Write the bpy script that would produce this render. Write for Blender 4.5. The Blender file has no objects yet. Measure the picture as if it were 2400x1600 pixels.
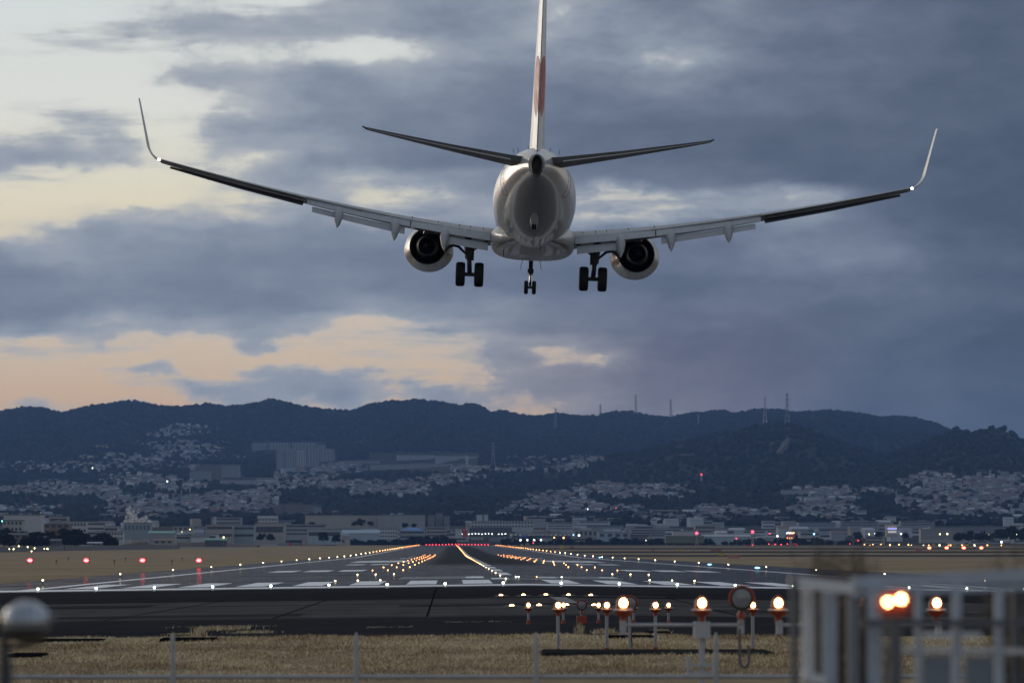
import bpy, bmesh, math, random
import numpy as np
from mathutils import Vector, Matrix
R = math.radians
random.seed(7); rng = np.random.default_rng(11)
scn = bpy.context.scene
COL = scn.collection

# ------------------------------------------------------------------ camera
CAM = Vector((0, 0, 2.5)); FPX = 9000.0
cd = bpy.data.cameras.new('camera'); cam = bpy.data.objects.new('camera', cd); COL.objects.link(cam)
cam.location = CAM
cam.rotation_euler = (R(90 + 3.0757), 0, R(-0.8912))
cd.sensor_width = 36; cd.lens = 135; cd.clip_start = 1; cd.clip_end = 60000
cd.dof.use_dof = True; cd.dof.focus_distance = 160; cd.dof.aperture_fstop = 2.8; cd.dof.aperture_blades = 0
scn.camera = cam
CR = cam.rotation_euler.to_matrix()
def at(x, y, D):
    """photograph pixel (2400 wide) -> world point at forward distance D"""
    d = CR @ Vector(((x - 1200) / FPX, (800 - y) / FPX, -1))
    return CAM + d * (D / d.y)

# ------------------------------------------------------------------ colour / exposure
scn.view_settings.view_transform = 'Standard'; scn.view_settings.look = 'None'
scn.view_settings.exposure = 0; scn.view_settings.gamma = 1
scn.cycles.use_denoising = True
scn.cycles.sample_clamp_indirect = 4
scn.cycles.max_bounces = 6; scn.cycles.volume_bounces = 2
scn.cycles.transparent_max_bounces = 8

def lin(c):
    return tuple(((v / 255) / 12.92 if v / 255 <= .04045 else ((v / 255 + .055) / 1.055) ** 2.4) for v in c[:3])

class NT:
    def __init__(s, tree): s.t = tree; s.t.nodes.clear()
    def n(s, typ, **kw):
        nd = s.t.nodes.new(typ)
        for k, v in kw.items(): setattr(nd, k, v)
        return nd
    def put(s, sock, v):
        if isinstance(v, bpy.types.NodeSocket): s.t.links.new(v, sock)
        else: sock.default_value = v
    def m(s, op, a, b=0.0, c=0.0):
        nd = s.n('ShaderNodeMath', operation=op)
        for i, v in enumerate((a, b, c)): s.put(nd.inputs[i], v)
        return nd.outputs[0]
    def xyz(s, x, y, z=0.0):
        nd = s.n('ShaderNodeCombineXYZ')
        for i, v in enumerate((x, y, z)): s.put(nd.inputs[i], v)
        return nd.outputs[0]
    def noise(s, vec, scale=1.0, detail=4.0, rough=.5):
        nd = s.n('ShaderNodeTexNoise'); s.put(nd.inputs['Vector'], vec)
        nd.inputs['Scale'].default_value = scale; nd.inputs['Detail'].default_value = detail
        nd.inputs['Roughness'].default_value = rough
        return nd.outputs[0]
    def ramp(s, fac, stops, interp='LINEAR'):
        nd = s.n('ShaderNodeValToRGB'); cr = nd.color_ramp; cr.interpolation = interp
        while len(cr.elements) < len(stops): cr.elements.new(.5)
        for e, (p, c) in zip(cr.elements, stops): e.position = p
        for e, (p, c) in zip(cr.elements, stops):
            e.position = p; e.color = (*c, 1) if len(c) == 3 else c
        s.put(nd.inputs[0], fac); return nd.outputs[0]
    def mix(s, f, a, b):
        nd = s.n('ShaderNodeMix', data_type='RGBA')
        s.put(nd.inputs[0], f)
        for i, v in ((6, a), (7, b)):
            s.put(nd.inputs[i], (*v, 1) if isinstance(v, tuple) and len(v) == 3 else v)
        return nd.outputs[2]
    def mixf(s, f, a, b):
        nd = s.n('ShaderNodeMix', data_type='FLOAT')
        s.put(nd.inputs[0], f); s.put(nd.inputs[2], a); s.put(nd.inputs[3], b); return nd.outputs[0]
    def mr(s, v, a, b, c=0.0, d=1.0, interp='LINEAR'):
        nd = s.n('ShaderNodeMapRange', interpolation_type=interp)
        s.put(nd.inputs[0], v)
        for i, q in enumerate((a, b, c, d)): nd.inputs[i + 1].default_value = q
        return nd.outputs[0]

# ------------------------------------------------------------------ world: dusk sky with broken stratocumulus
SUN_AZ = -24.0      # degrees left of the runway axis, sun just below the cloud bank
world = bpy.data.worlds.new('World'); scn.world = world; world.use_nodes = True
def build_sky():
    w = NT(world.node_tree)
    out = w.n('ShaderNodeOutputWorld'); bg = w.n('ShaderNodeBackground')
    tc = w.n('ShaderNodeTexCoord'); sp = w.n('ShaderNodeSeparateXYZ')
    w.t.links.new(tc.outputs['Generated'], sp.inputs[0])
    dx, dy, dz = sp.outputs
    dyc = w.m('MAXIMUM', dy, .05)
    u = w.m('MULTIPLY_ADD', w.m('DIVIDE', dx, dyc), 9000.0, 1060.0)
    v = w.m('MULTIPLY_ADD', w.m('DIVIDE', dz, dyc), -9000.0, 1283.6)
    # domain warp so that cloud borders are ragged
    us, vs = w.m('MULTIPLY', u, .01), w.m('MULTIPLY', v, .01)
    p1 = w.xyz(w.m('MULTIPLY', us, .55), vs, 3.1); p2 = w.xyz(w.m('MULTIPLY', us, .55), vs, 9.7)
    n1 = w.noise(p1, 1.1, 6, .55); n2 = w.noise(p2, 1.1, 6, .55)
    uw = w.m('MULTIPLY_ADD', w.m('SUBTRACT', n1, .5), 170.0, u)
    vw = w.m('MULTIPLY_ADD', w.m('SUBTRACT', n2, .5), 85.0, v)
    rows = [
     (0,  [0,0,.5,2,2.5,3,1.5,1.5,5,6,6.5,7,6,4,6,7,7,7,7.5,8,8,8.5,8.5,9,9]),
     (60, [0,.5,.5,3,4,4.5,5,5.5,6,6.5,7,7,6,4.5,6,6,6.5,7,7.5,8,8,8.5,8.5,9,9]),
     (120,[0,0,.5,1.5,2,3,2.5,3,1.5,1.5,5,6,6.5,6.5,6,4.7,4.7,6.5,7.5,8,8,8.5,8.5,9,9]),
     (180,[0,0,0,1,4.5,5,5.5,6.5,7,6.5,6.5,7,7.5,7.5,7.5,7,7,7.5,8,8,8.5,8.5,9,9,9]),
     (240,[0,.5,1,0,.5,2.5,5,6.5,7,7.5,7.5,8,8,8,8,8,8,8,8,8.5,8.5,9,9,9,9]),
     (300,[0,1.5,2.5,1,.5,5.5,6.5,7,7.5,8,8,8,8.5,8.5,8.5,8.5,8.5,8.5,8.5,9,9,9,9,9,9.5]),
     (335,[3,4,4,4.5,1,4,5.5,6,7,8,8.2,8.3,8.5,8.5,8.5,8.5,8.5,8.5,9,9,9,9,9.2,9.3,9.5]),
     (370,[5,5,4.5,4,2.5,4,3,6.5,7.5,8,8.5,8.5,8.5,8.5,8.5,8.5,8.5,8.5,9,9,9,9,9.5,9.5,9.5]),
     (420,[2,.5,0,0,.5,3.5,5,6,4,4.5,6,7,8,8,8,8,8,8,8.5,9,9,9,9,9.5,9.5]),
     (468,[0,0,0,.5,1,3,2.5,4.5,4.5,2,2.5,4,5,3.5,2.6,2.2,2.6,4.5,5.5,4.5,7,8.5,9,9.5,9.5]),
     (500,[0,.5,2,4,3.5,3.5,3,6,5.5,3,3.5,4.5,5,4,3.2,3.6,4.8,6,6.5,6.5,7.5,8.5,9,9.5,9.5]),
     (540,[2,4.5,6,6,6.5,7,7,7.5,7.5,7.5,7,7,7,7.5,7.5,7.5,7.5,7.5,7,7,7.5,8,9,9,9.5]),
     (600,[7,6,6.5,7,7.5,8,8,8,8,8,8,8,8,8,8,8,8,8,7.5,7,7,7.3,8.5,9,9]),
     (660,[8,8,7.5,7.5,8,8,7.5,8,8,8,8,8.5,8.5,8.5,8.5,8.5,8.5,8.5,8,8,8,8,8.5,9,9]),
     (720,[8,8,7.5,7.5,7.5,7.5,8,8,7,6.5,6.5,6.5,7,8,8,8,8,8,8,8,8.5,8.5,8.5,9,9]),
     (768,[6,5.5,5,5,5.5,5.5,6,5.5,2.5,1.5,3.5,5,6.5,7,7.5,8,8,8,8.5,8.5,8.5,8.5,9,9,9.5]),
     (802,[2,.5,3.5,3,2,.5,5.5,1,.5,.5,.5,2,4.5,4.5,6.5,7.5,8,8,8.5,8.5,8.5,9,9,9.5,9.5]),
     (840,[0,0,.5,1.5,.5,0,0,.5,.5,.5,.5,2.5,6,2.6,4,7,8,8,8.5,8.5,8.5,9,9,9.5,9.5]),
     (876,[1.5,0,0,4.5,3.5,0,4,5,5,2.5,1,1.5,4,5,6,7,7.5,8,8.5,8.5,9,9,9,9.5,9.5]),
     (915,[0,0,0,.5,0,5,5,6,6.5,3.5,5,4.5,5,5.5,6,7,7.5,8,8,8.5,9,9,9,9.5,9.5]),
     (952,[.5,3.5,2.5,4.5,.5,4.5,5,5.5,5,4,4.5,4,4,4.5,5.5,6.5,7,7.5,8,8.5,9,9,9,9.5,9.5]),
    ]
    uf = w.m('DIVIDE', uw, 2400.0)
    acc = None; py = None
    for y, vals in rows:
        r = w.ramp(uf, [(i / 24, (q / 10,) * 3) for i, q in enumerate(vals)], 'CARDINAL')
        if acc is None: acc = r
        else:
            f = w.mr(vw, py, y, 0, 1, 'SMOOTHSTEP')
            acc = w.mix(f, acc, r)
        py = y
    bw = w.n('ShaderNodeRGBToBW'); w.put(bw.inputs[0], acc); c = bw.outputs[0]
    # wispy detail, strongest on the cloud borders
    p3 = w.xyz(w.m('MULTIPLY', us, .38), w.m('MULTIPLY', vs, 1.0), 1.7)
    n3 = w.noise(p3, 1.2, 9, .56)
    p4 = w.xyz(w.m('MULTIPLY', us, .30), w.m('MULTIPLY', vs, .95), 21.7)
    n4 = w.noise(p4, .8, 5, .5)
    edge = w.m('MULTIPLY', w.mr(c, .0, .42, .15, 1), w.mr(c, .55, .85, 1, .2))
    t = w.m('ADD', c, w.m('MULTIPLY', w.m('MULTIPLY', w.m('SUBTRACT', n3, .5), .62), edge))
    t = w.m('ADD', t, w.m('MULTIPLY', w.m('SUBTRACT', n4, .5), w.mr(c, .6, .9, .20, .11)))
    # torn cloud borders: where coverage passes the threshold the cloud starts abruptly
    p5 = w.xyz(w.m('MULTIPLY', us, .62), w.m('MULTIPLY', vs, 1.1), 33.0)
    n5 = w.noise(p5, 1.35, 12, .62)
    cov = w.m('ADD', c, w.m('MULTIPLY', w.m('SUBTRACT', n5, .5), 1.15))
    cov = w.m('ADD', cov, w.m('MULTIPLY', w.mr(v, 700, 800, 0, 1.05, 'SMOOTHSTEP'), w.m('SUBTRACT', n3, .5)))
    solid = w.mr(cov, .22, .48, 0, 1, 'SMOOTHSTEP')
    crisp = w.mixf(solid, w.m('MULTIPLY', t, .44), w.m('MAXIMUM', t, w.m('MULTIPLY_ADD', c, .45, .24)))
    n6 = w.noise(w.xyz(w.m('MULTIPLY', us, .5), vs, 50.0), 3.2, 9, .62)
    t = w.m('ADD', w.mixf(w.mr(v, 700, 800, .56, .8, 'SMOOTHSTEP'), t, crisp), w.m('MULTIPLY', w.m('SUBTRACT', n6, .5), w.mr(c, .6, .9, .19, .07)))
    n7 = w.noise(w.xyz(w.m('MULTIPLY', us, .16), w.m('MULTIPLY', vs, 1.15), 71.0), 1.0, 10, .6)
    veil = w.m('MULTIPLY', w.mr(n7, .47, .70, 0, .34, 'SMOOTHSTEP'), w.mr(c, .25, .6, 1, 0, 'SMOOTHSTEP'))
    t = w.m('ADD', t, veil)
    # the western side of the cloud deck is thinner and paler
    pale = w.m('MULTIPLY', w.mr(u, 700, 1700, .115, 0, 'SMOOTHSTEP'), w.mr(t, .3, .6, 0, 1))
    t = w.m('SUBTRACT', t, pale)
    t = w.m('MINIMUM', w.m('MAXIMUM', t, 0.0), 1.0)
    vf = w.m('DIVIDE', v, 1000.0)
    clear = w.ramp(vf, [(0, lin((222, 228, 226))), (.25, lin((230, 231, 222))), (.40, lin((234, 229, 208))),
        (.48, lin((236, 226, 198))), (.62, lin((230, 213, 188))), (.78, lin((224, 204, 180))), (.85, lin((226, 202, 172))),
        (.92, lin((229, 196, 160))), (1, lin((228, 190, 152)))])
    tone = w.ramp(t, [(0, lin((210, 208, 202))), (.25, lin((186, 190, 192))), (.42, lin((164, 171, 181))), (.6, lin((139, 149, 164))),
        (.75, lin((117, 127, 145))), (.85, lin((98, 109, 127))), (.93, lin((84, 96, 114))), (1, lin((69, 82, 99)))])
    # low clouds over the hills on the right are a little violet
    vio = w.m('MULTIPLY', w.mr(v, 640, 900, 0, 1, 'SMOOTHSTEP'), w.m('MULTIPLY', w.mr(u, 900, 1350, 0, 1, 'SMOOTHSTEP'), w.mr(u, 1700, 2200, 1, 0, 'SMOOTHSTEP')))
    tone = w.mix(w.m('MULTIPLY', vio, .75), tone, w.mix(t, lin((190, 180, 176)), lin((80, 82, 108))))
    front = w.mix(w.mr(t, .02, .46, 0, 1, 'SMOOTHSTEP'), clear, tone)
    # the rest of the dome
    sx, sy = math.sin(R(SUN_AZ)), math.cos(R(SUN_AZ))
    hl = w.m('SQRT', w.m('MAXIMUM', w.m('ADD', w.m('MULTIPLY', dx, dx), w.m('MULTIPLY', dy, dy)), 1e-4))
    dd = w.m('DIVIDE', w.m('ADD', w.m('MULTIPLY', dx, sx), w.m('MULTIPLY', dy, sy)), hl)
    west = w.mr(dd, -.35, 1, 0, 1, 'SMOOTHSTEP')
    hor = w.mix(west, (.24, .25, .29), (.70, .64, .53))
    zen = w.mix(west, (.24, .275, .34), (.36, .40, .45))
    gen = w.mix(w.mr(dz, .03, .5, 0, 1, 'SMOOTHSTEP'), hor, zen)
    nn = w.noise(w.xyz(dx, dy, w.m('MULTIPLY', dz, 2.2)), 3.0, 6, .55)
    gs = w.n('ShaderNodeVectorMath', operation='SCALE'); w.put(gs.inputs[0], gen); w.put(gs.inputs['Scale'], w.mr(nn, .3, .7, .62, 1.35))
    # a physical twilight sky adds its share to the open part of the dome
    sk = w.n('ShaderNodeTexSky', sky_type='NISHITA'); sk.sun_disc = False
    sk.sun_elevation = R(2); sk.sun_rotation = R(SUN_AZ)
    ss = w.n('ShaderNodeVectorMath', operation='SCALE'); w.put(ss.inputs[0], sk.outputs[0]); ss.inputs['Scale'].default_value = .05
    gm = w.n('ShaderNodeVectorMath', operation='ADD'); w.put(gm.inputs[0], gs.outputs[0]); w.put(gm.inputs[1], ss.outputs[0])
    az = w.m('ABSOLUTE', w.m('ARCTAN2', dx, dy))
    f = w.m('MULTIPLY', w.mr(az, R(10), R(26), 1, 0, 'SMOOTHSTEP'), w.mr(dz, .155, .30, 1, 0, 'SMOOTHSTEP'))
    w.put(bg.inputs['Color'], w.mix(f, gm.outputs[0], front)); bg.inputs['Strength'].default_value = 1.0
    w.t.links.new(bg.outputs[0], out.inputs[0])
    # below the horizon: dim ground colour is supplied by the ground itself
build_sky()
sd = bpy.data.lights.new('low_sun', 'SUN'); sd.energy = .32; sd.angle = R(14); sd.color = (1, .90, .78)
so = bpy.data.objects.new('low_sun', sd); COL.objects.link(so)
_d = Vector((math.sin(R(SUN_AZ)) * math.cos(R(7)), math.cos(R(SUN_AZ)) * math.cos(R(7)), math.sin(R(7))))
so.rotation_euler = _d.to_track_quat('Z', 'Y').to_euler()

# ------------------------------------------------------------------ materials
MATS = {}
def mat(name, col, rough=.7, metal=0.0, var=.15, scale=2.0, spec=.5, bump=0.0, coat=0.0, stretch=(1, 1, 1), detail=5):
    if name in MATS: return MATS[name]
    m = bpy.data.materials.new(name); m.use_nodes = True; w = NT(m.node_tree)
    o = w.n('ShaderNodeOutputMaterial'); b = w.n('ShaderNodeBsdfPrincipled')
    tc = w.n('ShaderNodeTexCoord'); mp = w.n('ShaderNodeMapping'); mp.inputs['Scale'].default_value = stretch
    w.t.links.new(tc.outputs['Object'], mp.inputs[0])
    n = w.noise(mp.outputs[0], scale, detail, .6)
    lo = tuple(c * (1 - var) for c in col); hi = tuple(min(1, c * (1 + var)) for c in col)
    w.put(b.inputs['Base Color'], w.ramp(n, [(.3, lo), (.7, hi)]))
    w.put(b.inputs['Roughness'], w.mr(n, .3, .7, max(.02, rough - .08), min(1, rough + .08)))
    b.inputs['Metallic'].default_value = metal; b.inputs['Specular IOR Level'].default_value = spec
    if coat: b.inputs['Coat Weight'].default_value = coat; b.inputs['Coat Roughness'].default_value = .06
    if bump:
        bn = w.n('ShaderNodeBump'); bn.inputs['Strength'].default_value = bump; w.put(bn.inputs['Height'], n)
        w.t.links.new(bn.outputs[0], b.inputs['Normal'])
    w.t.links.new(b.outputs[0], o.inputs[0]); MATS[name] = m; return m
def glow(name, col, strength, sample=True):
    if name in MATS: return MATS[name]
    m = bpy.data.materials.new(name); m.use_nodes = True; w = NT(m.node_tree)
    o = w.n('ShaderNodeOutputMaterial'); e = w.n('ShaderNodeEmission')
    e.inputs[0].default_value = (*col, 1); e.inputs[1].default_value = strength
    w.t.links.new(e.outputs[0], o.inputs[0])
    if not sample: m.cycles.emission_sampling = 'NONE'
    MATS[name] = m; return m

# ------------------------------------------------------------------ mesh helpers
class MB:
    def __init__(s): s.v = []; s.f = []; s.mi = []
    def add(s, vs, fs, mi=0):
        o = len(s.v); s.v += [tuple(p) for p in vs]
        for f in fs: s.f.append(tuple(i + o for i in f)); s.mi.append(mi)
        return s
    def box(s, c, d, mi=0, rz=0.0, taper=1.0):
        cx, cy, cz = c; a, b, h = d[0] / 2, d[1] / 2, d[2] / 2
        cs, sn = math.cos(rz), math.sin(rz); vs = []
        for z, k in ((-h, 1), (h, taper)):
            for x, y in ((-a, -b), (a, -b), (a, b), (-a, b)):
                x *= k; y *= k
                vs.append((cx + x * cs - y * sn, cy + x * sn + y * cs, cz + z))
        return s.add(vs, [(3, 2, 1, 0), (4, 5, 6, 7), (0, 1, 5, 4), (1, 2, 6, 5), (2, 3, 7, 6), (3, 0, 4, 7)], mi)
    def gable(s, c, d, h, mi=0, rz=0.0, over=.4):
        cx, cy, cz = c; a, b = d[0] / 2 + over, d[1] / 2 + over
        cs, sn = math.cos(rz), math.sin(rz)
        P = [(-a, -b, 0), (a, -b, 0), (a, b, 0), (-a, b, 0), (-a * .97, 0, h), (a * .97, 0, h)]
        vs = [(cx + x * cs - y * sn, cy + x * sn + y * cs, cz + z) for x, y, z in P]
        return s.add(vs, [(3, 2, 1, 0), (0, 1, 5, 4), (2, 3, 4, 5), (1, 2, 5), (3, 0, 4)], mi)
    def tube(s, pts, r, n=8, mi=0, cap=True):
        pts = [Vector(p) for p in pts]; rs = r if isinstance(r, (list, tuple)) else [r] * len(pts)
        rings = []; prev = None
        for i, p in enumerate(pts):
            t = (pts[min(i + 1, len(pts) - 1)] - pts[max(i - 1, 0)]).normalized()
            a = Vector((0, 0, 1)) if abs(t.z) < .9 else Vector((1, 0, 0))
            if prev is not None: a = prev
            x = (a - t * a.dot(t)).normalized(); prev = x; y = t.cross(x)
            rings.append([p + (x * math.cos(k * 2 * math.pi / n) + y * math.sin(k * 2 * math.pi / n)) * rs[i] for k in range(n)])
        return s.loft(rings, cap, mi)
    def loft(s, rings, cap=True, mi=0, closed=True):
        n = len(rings[0]); vs = [p for r_ in rings for p in r_]; fs = []
        for i in range(len(rings) - 1):
            for k in range(n if closed else n - 1):
                a, b = i * n + k, i * n + (k + 1) % n
                fs.append((a, b, b + n, a + n))
        if cap: fs.append(tuple(range(n - 1, -1, -1))); fs.append(tuple((len(rings) - 1) * n + k for k in range(n)))
        return s.add(vs, fs, mi)
    def lathe(s, c, prof, axis='z', n=16, mi=0):
        rings = []
        for r_, h in prof:
            rg = []
            for k in range(n):
                a = 2 * math.pi * k / n; x, y = r_ * math.cos(a), r_ * math.sin(a)
                rg.append((c[0] + x, c[1] + y, c[2] + h) if axis == 'z' else ((c[0] + x, c[1] + h, c[2] + y) if axis == 'y' else (c[0] + h, c[1] + x, c[2] + y)))
            rings.append(rg)
        return s.loft(rings, True, mi)
    def ball(s, c, r, n=8, mi=0, sq=(1, 1, 1)):
        rings = []
        for i in range(n // 2 + 1):
            a = math.pi * i / (n // 2); a = min(max(a, .08), math.pi - .08)
            rings.append([(c[0] + sq[0] * r * math.sin(a) * math.cos(2 * math.pi * k / n), c[1] + sq[1] * r * math.sin(a) * math.sin(2 * math.pi * k / n), c[2] + sq[2] * r * math.cos(a)) for k in range(n)])
        return s.loft(rings, True, mi)
    def build(s, name, mats, parent=None, smooth=False, loc=None, fix=True):
        me = bpy.data.meshes.new(name); me.from_pydata(s.v, [], s.f)
        for m in (mats if isinstance(mats, (list, tuple)) else [mats]): me.materials.append(m)
        if any(s.mi): me.polygons.foreach_set('material_index', s.mi)
        if fix:
            bm = bmesh.new(); bm.from_mesh(me); bmesh.ops.recalc_face_normals(bm, faces=bm.faces); bm.to_mesh(me); bm.free()
        if smooth:
            me.polygons.foreach_set('use_smooth', [True] * len(me.polygons)); me.set_sharp_from_angle(angle=R(smooth if smooth is not True else 40))
        me.update(); o = bpy.data.objects.new(name, me); COL.objects.link(o)
        if parent: o.parent = parent
        if loc is not None: o.location = loc
        return o
def tag(o, label, cat, group=None, kind=None):
    o['label'] = label; o['category'] = cat
    if group: o['group'] = group
    if kind: o['kind'] = kind
    return o
def struct(o, label=None, cat=None):
    o['kind'] = 'structure'
    if label: o['label'] = label
    if cat: o['category'] = cat
    return o
def thing(name, label, cat, loc=(0, 0, 0), rz=0.0, group=None):
    o = bpy.data.objects.new(name, None); COL.objects.link(o); o.location = loc; o.rotation_euler = (0, 0, rz)
    o.empty_display_size = .2
    return tag(o, label, cat, group)
def copy_tree(o, parent=None):
    c = o.copy(); COL.objects.link(c)
    if parent is not None: c.parent = parent
    for ch in list(o.children): copy_tree(ch, c)
    return c
_ONES = 'zeroth first second third fourth fifth sixth seventh eighth ninth tenth eleventh twelfth thirteenth fourteenth fifteenth sixteenth seventeenth eighteenth nineteenth'.split()
_TENS = {2: 'twenty', 3: 'thirty', 4: 'forty', 5: 'fifty', 6: 'sixty', 7: 'seventy', 8: 'eighty', 9: 'ninety'}
def nth(n):
    if n < 20: return _ONES[n]
    if n >= 100: return 'hundred' + ('th' if n == 100 else '-and-' + nth(n - 100))
    t, o = divmod(n, 10); return _TENS[t][:-1] + 'ieth' if o == 0 else _TENS[t] + '-' + _ONES[o]

# ------------------------------------------------------------------ ground height: crowned runway on a field that climbs gently to the far end
XC = 4.2
YN = [-600, -100, 0, 40, 60, 91, 122, 165, 218, 227, 300, 400, 600, 800, 1000, 1200, 1500, 1800, 2200, 2600, 3000, 3300, 3600, 16000]
def gb(y): return max(0.0, .0021 * (min(y, 3300) - 1000))
YB = [gb(y) for y in YN]
def gz(x, y):
    c = max(0.0, .42 * (1 - abs(x - XC) / 31.5))
    return c + float(np.interp(y, YN, YB))
def sheet(mb, x0, x1, y0, y1, dz, mi=0):
    xs = sorted({x0, x1, *[q for q in (XC - 31.5, XC, XC + 31.5) if x0 < q < x1]})
    ys = sorted({y0, y1, *[q for q in YN if y0 < q < y1]})
    vs = [(x, y, gz(x, y) + dz) for y in ys for x in xs]; nx = len(xs); fs = []
    for j in range(len(ys) - 1):
        for i in range(nx - 1): a = j * nx + i; fs.append((a, a + 1, a + 1 + nx, a + nx))
    return mb.add(vs, fs, mi)

# dry winter grass
def grass_mat():
    m = bpy.data.materials.new('dry_turf'); m.use_nodes = True; w = NT(m.node_tree)
    o = w.n('ShaderNodeOutputMaterial'); b = w.n('ShaderNodeBsdfPrincipled'); g = w.n('ShaderNodeNewGeometry')
    pos = g.outputs['Position']
    sv = w.n('ShaderNodeVectorMath', operation='MULTIPLY'); w.put(sv.inputs[0], pos); sv.inputs[1].default_value = (1, .35, 1)
    n1 = w.noise(sv.outputs[0], .05, 8, .62); n2 = w.noise(sv.outputs[0], 2.2, 5, .6)
    c = w.ramp(n1, [(.3, (.20, .145, .085)), (.5, (.30, .22, .13)), (.7, (.39, .295, .18))])
    c = w.mix(w.mr(n2, .35, .7, 0, .55), c, (.15, .11, .06))
    w.put(b.inputs['Base Color'], c); b.inputs['Roughness'].default_value = .95; b.inputs['Specular IOR Level'].default_value = .05
    bn = w.n('ShaderNodeBump'); bn.inputs['Strength'].default_value = .6; w.put(bn.inputs['Height'], n2); w.t.links.new(bn.outputs[0], b.inputs['Normal'])
    w.t.links.new(b.outputs[0], o.inputs[0]); return m
TURF = grass_mat()
def asphalt_mat(name, lo, hi, rough, rubber=False, spec=.38):
    m = bpy.data.materials.new(name); m.use_nodes = True; w = NT(m.node_tree)
    o = w.n('ShaderNodeOutputMaterial'); b = w.n('ShaderNodeBsdfPrincipled'); g = w.n('ShaderNodeNewGeometry')
    sp = w.n('ShaderNodeSeparateXYZ'); w.put(sp.inputs[0], g.outputs['Position']); X, Y = sp.outputs[0], sp.outputs[1]
    n1 = w.noise(w.xyz(w.m('MULTIPLY', X, .05), w.m('MULTIPLY', Y, .35), 0), 1, 8, .65)
    n2 = w.noise(w.xyz(w.m('MULTIPLY', X, .5), w.m('MULTIPLY', Y, .06), 2), 1, 6, .6)
    n3 = w.noise(w.xyz(X, Y, 0), 4.0, 4, .7)
    mx = w.m('ADD', w.m('MULTIPLY', n1, .6), w.m('ADD', w.m('MULTIPLY', n2, .3), w.m('MULTIPLY', n3, .1)))
    c = w.ramp(mx, [(.36, lo), (.64, hi)])
    rg = w.mr(n1, .3, .7, rough - .05, rough + .06)
    if rubber:   # tyre rubber laid down in the touchdown zone
        xo = w.m('ABSOLUTE', w.m('SUBTRACT', X, XC + .2))
        a = w.m('MULTIPLY', w.mr(xo, 5.5, 11.5, 1, 0, 'SMOOTHSTEP'), w.m('MULTIPLY', w.mr(Y, 380, 560, 0, 1, 'SMOOTHSTEP'), w.mr(Y, 2200, 2900, 1, .5, 'SMOOTHSTEP')))
        a = w.m('MULTIPLY', a, w.mr(n2, .25, .65, .75, 1))
        c = w.mix(a, c, (.006, .006, .007)); rg = w.mixf(a, rg, .22)
    w.put(b.inputs['Base Color'], c); b.inputs['Roughness'].default_value = .95; b.inputs['Specular IOR Level'].default_value = 0
    cw = w.mr(n2, .3, .7, spec * .7, spec * 1.2)
    if rubber: cw = w.m('MULTIPLY', cw, w.m('MULTIPLY_ADD', a, -.78, 1.0))
    if spec: w.put(b.inputs['Coat Weight'], cw); w.put(b.inputs['Coat Roughness'], rg)   # damp film
    w.t.links.new(b.outputs[0], o.inputs[0]); return m
RUNWAY = asphalt_mat('runway_asphalt', (.036, .036, .039), (.072, .071, .072), .10, True, .42)
APRON_MID = asphalt_mat('worn_asphalt', (.058, .057, .057), (.118, .113, .108), .95, spec=0.0)
APRON_DARK = asphalt_mat('dark_asphalt', (.026, .026, .030), (.046, .045, .048), .95, spec=0.0)
TAXI = asphalt_mat('taxiway_asphalt', (.035, .036, .04), (.085, .085, .09), .95, spec=0.0)
PAINT = mat('marking_paint', (.74, .75, .78), .42, var=.12, scale=.8, spec=.55)

b = MB(); sheet(b, -7000, 7000, -500, 16000, -.6); struct(b.build('ground', TURF, fix=False))
b = MB(); sheet(b, -1500, XC - 36, 97, 3600, -.01); sheet(b, XC + 40, 1500, 92, 3600, -.01); sheet(b, XC - 36, XC + 40, 3262, 3600, -.01)
struct(b.build('airfield_grass', TURF, fix=False))
# near verge with a ragged border to the asphalt
b = MB(); nx = 260; rows = [-30, 0, 40, 60, 76, 88]
vs = []; fs = []
xs = [-45 + 100 * i / nx for i in range(nx + 1)]
def verge_edge(x): return (97 + (-12 - x) * .25 if x < -12 else (97 - (x + 12) * .33 if x < 4 else 91.7 + (x - 4) * .25)) 
from mathutils import noise as MN
for x in xs:
    e = verge_edge(x) + .5 * MN.noise((x * 1.3, 0, 0)) + .9 * MN.noise((x * .35, 5, 0))
    for y in rows + [e]: vs.append((x, y, gz(x, y) + .004 + (.02 if y < e else -.02)))
k = len(rows) + 1
for i in range(nx):
    for j in range(k - 1): a = i * k + j; fs.append((a, a + k, a + k + 1, a + 1))
b.add(vs, fs); struct(b.build('grass_verge', TURF, fix=False))

b = MB(); sheet(b, -90, 110, 80, 122, -.03); struct(b.build('asphalt_overrun', APRON_DARK, fix=False))
b = MB(); sheet(b, -90, 110, 122, 165, -.03); struct(b.build('worn_asphalt_overrun', APRON_MID, fix=False))
b = MB(); sheet(b, -90, 110, 165, 214, -.03); struct(b.build('asphalt_pavement', APRON_DARK, fix=False))
b = MB(); sheet(b, XC - 36, XC + 40, 214, 3262, -.02); struct(b.build('runway', RUNWAY, fix=False))
b = MB(); sheet(b, XC + 40, 110, 214, 430, -.025); struct(b.build('holding_pad_pavement', TAXI, fix=False))
b = MB()
for y0, y1, x0, x1 in ((1060, 1190, XC + 40, 700), (1360, 1580, XC + 40, 900), (1850, 2250, XC + 40, 900), (2700, 3000, XC + 40, 1100)):
    sheet(b, x0, x1, y0, y1, .005)
struct(b.build('taxiway_pavement', TAXI, fix=False))
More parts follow.
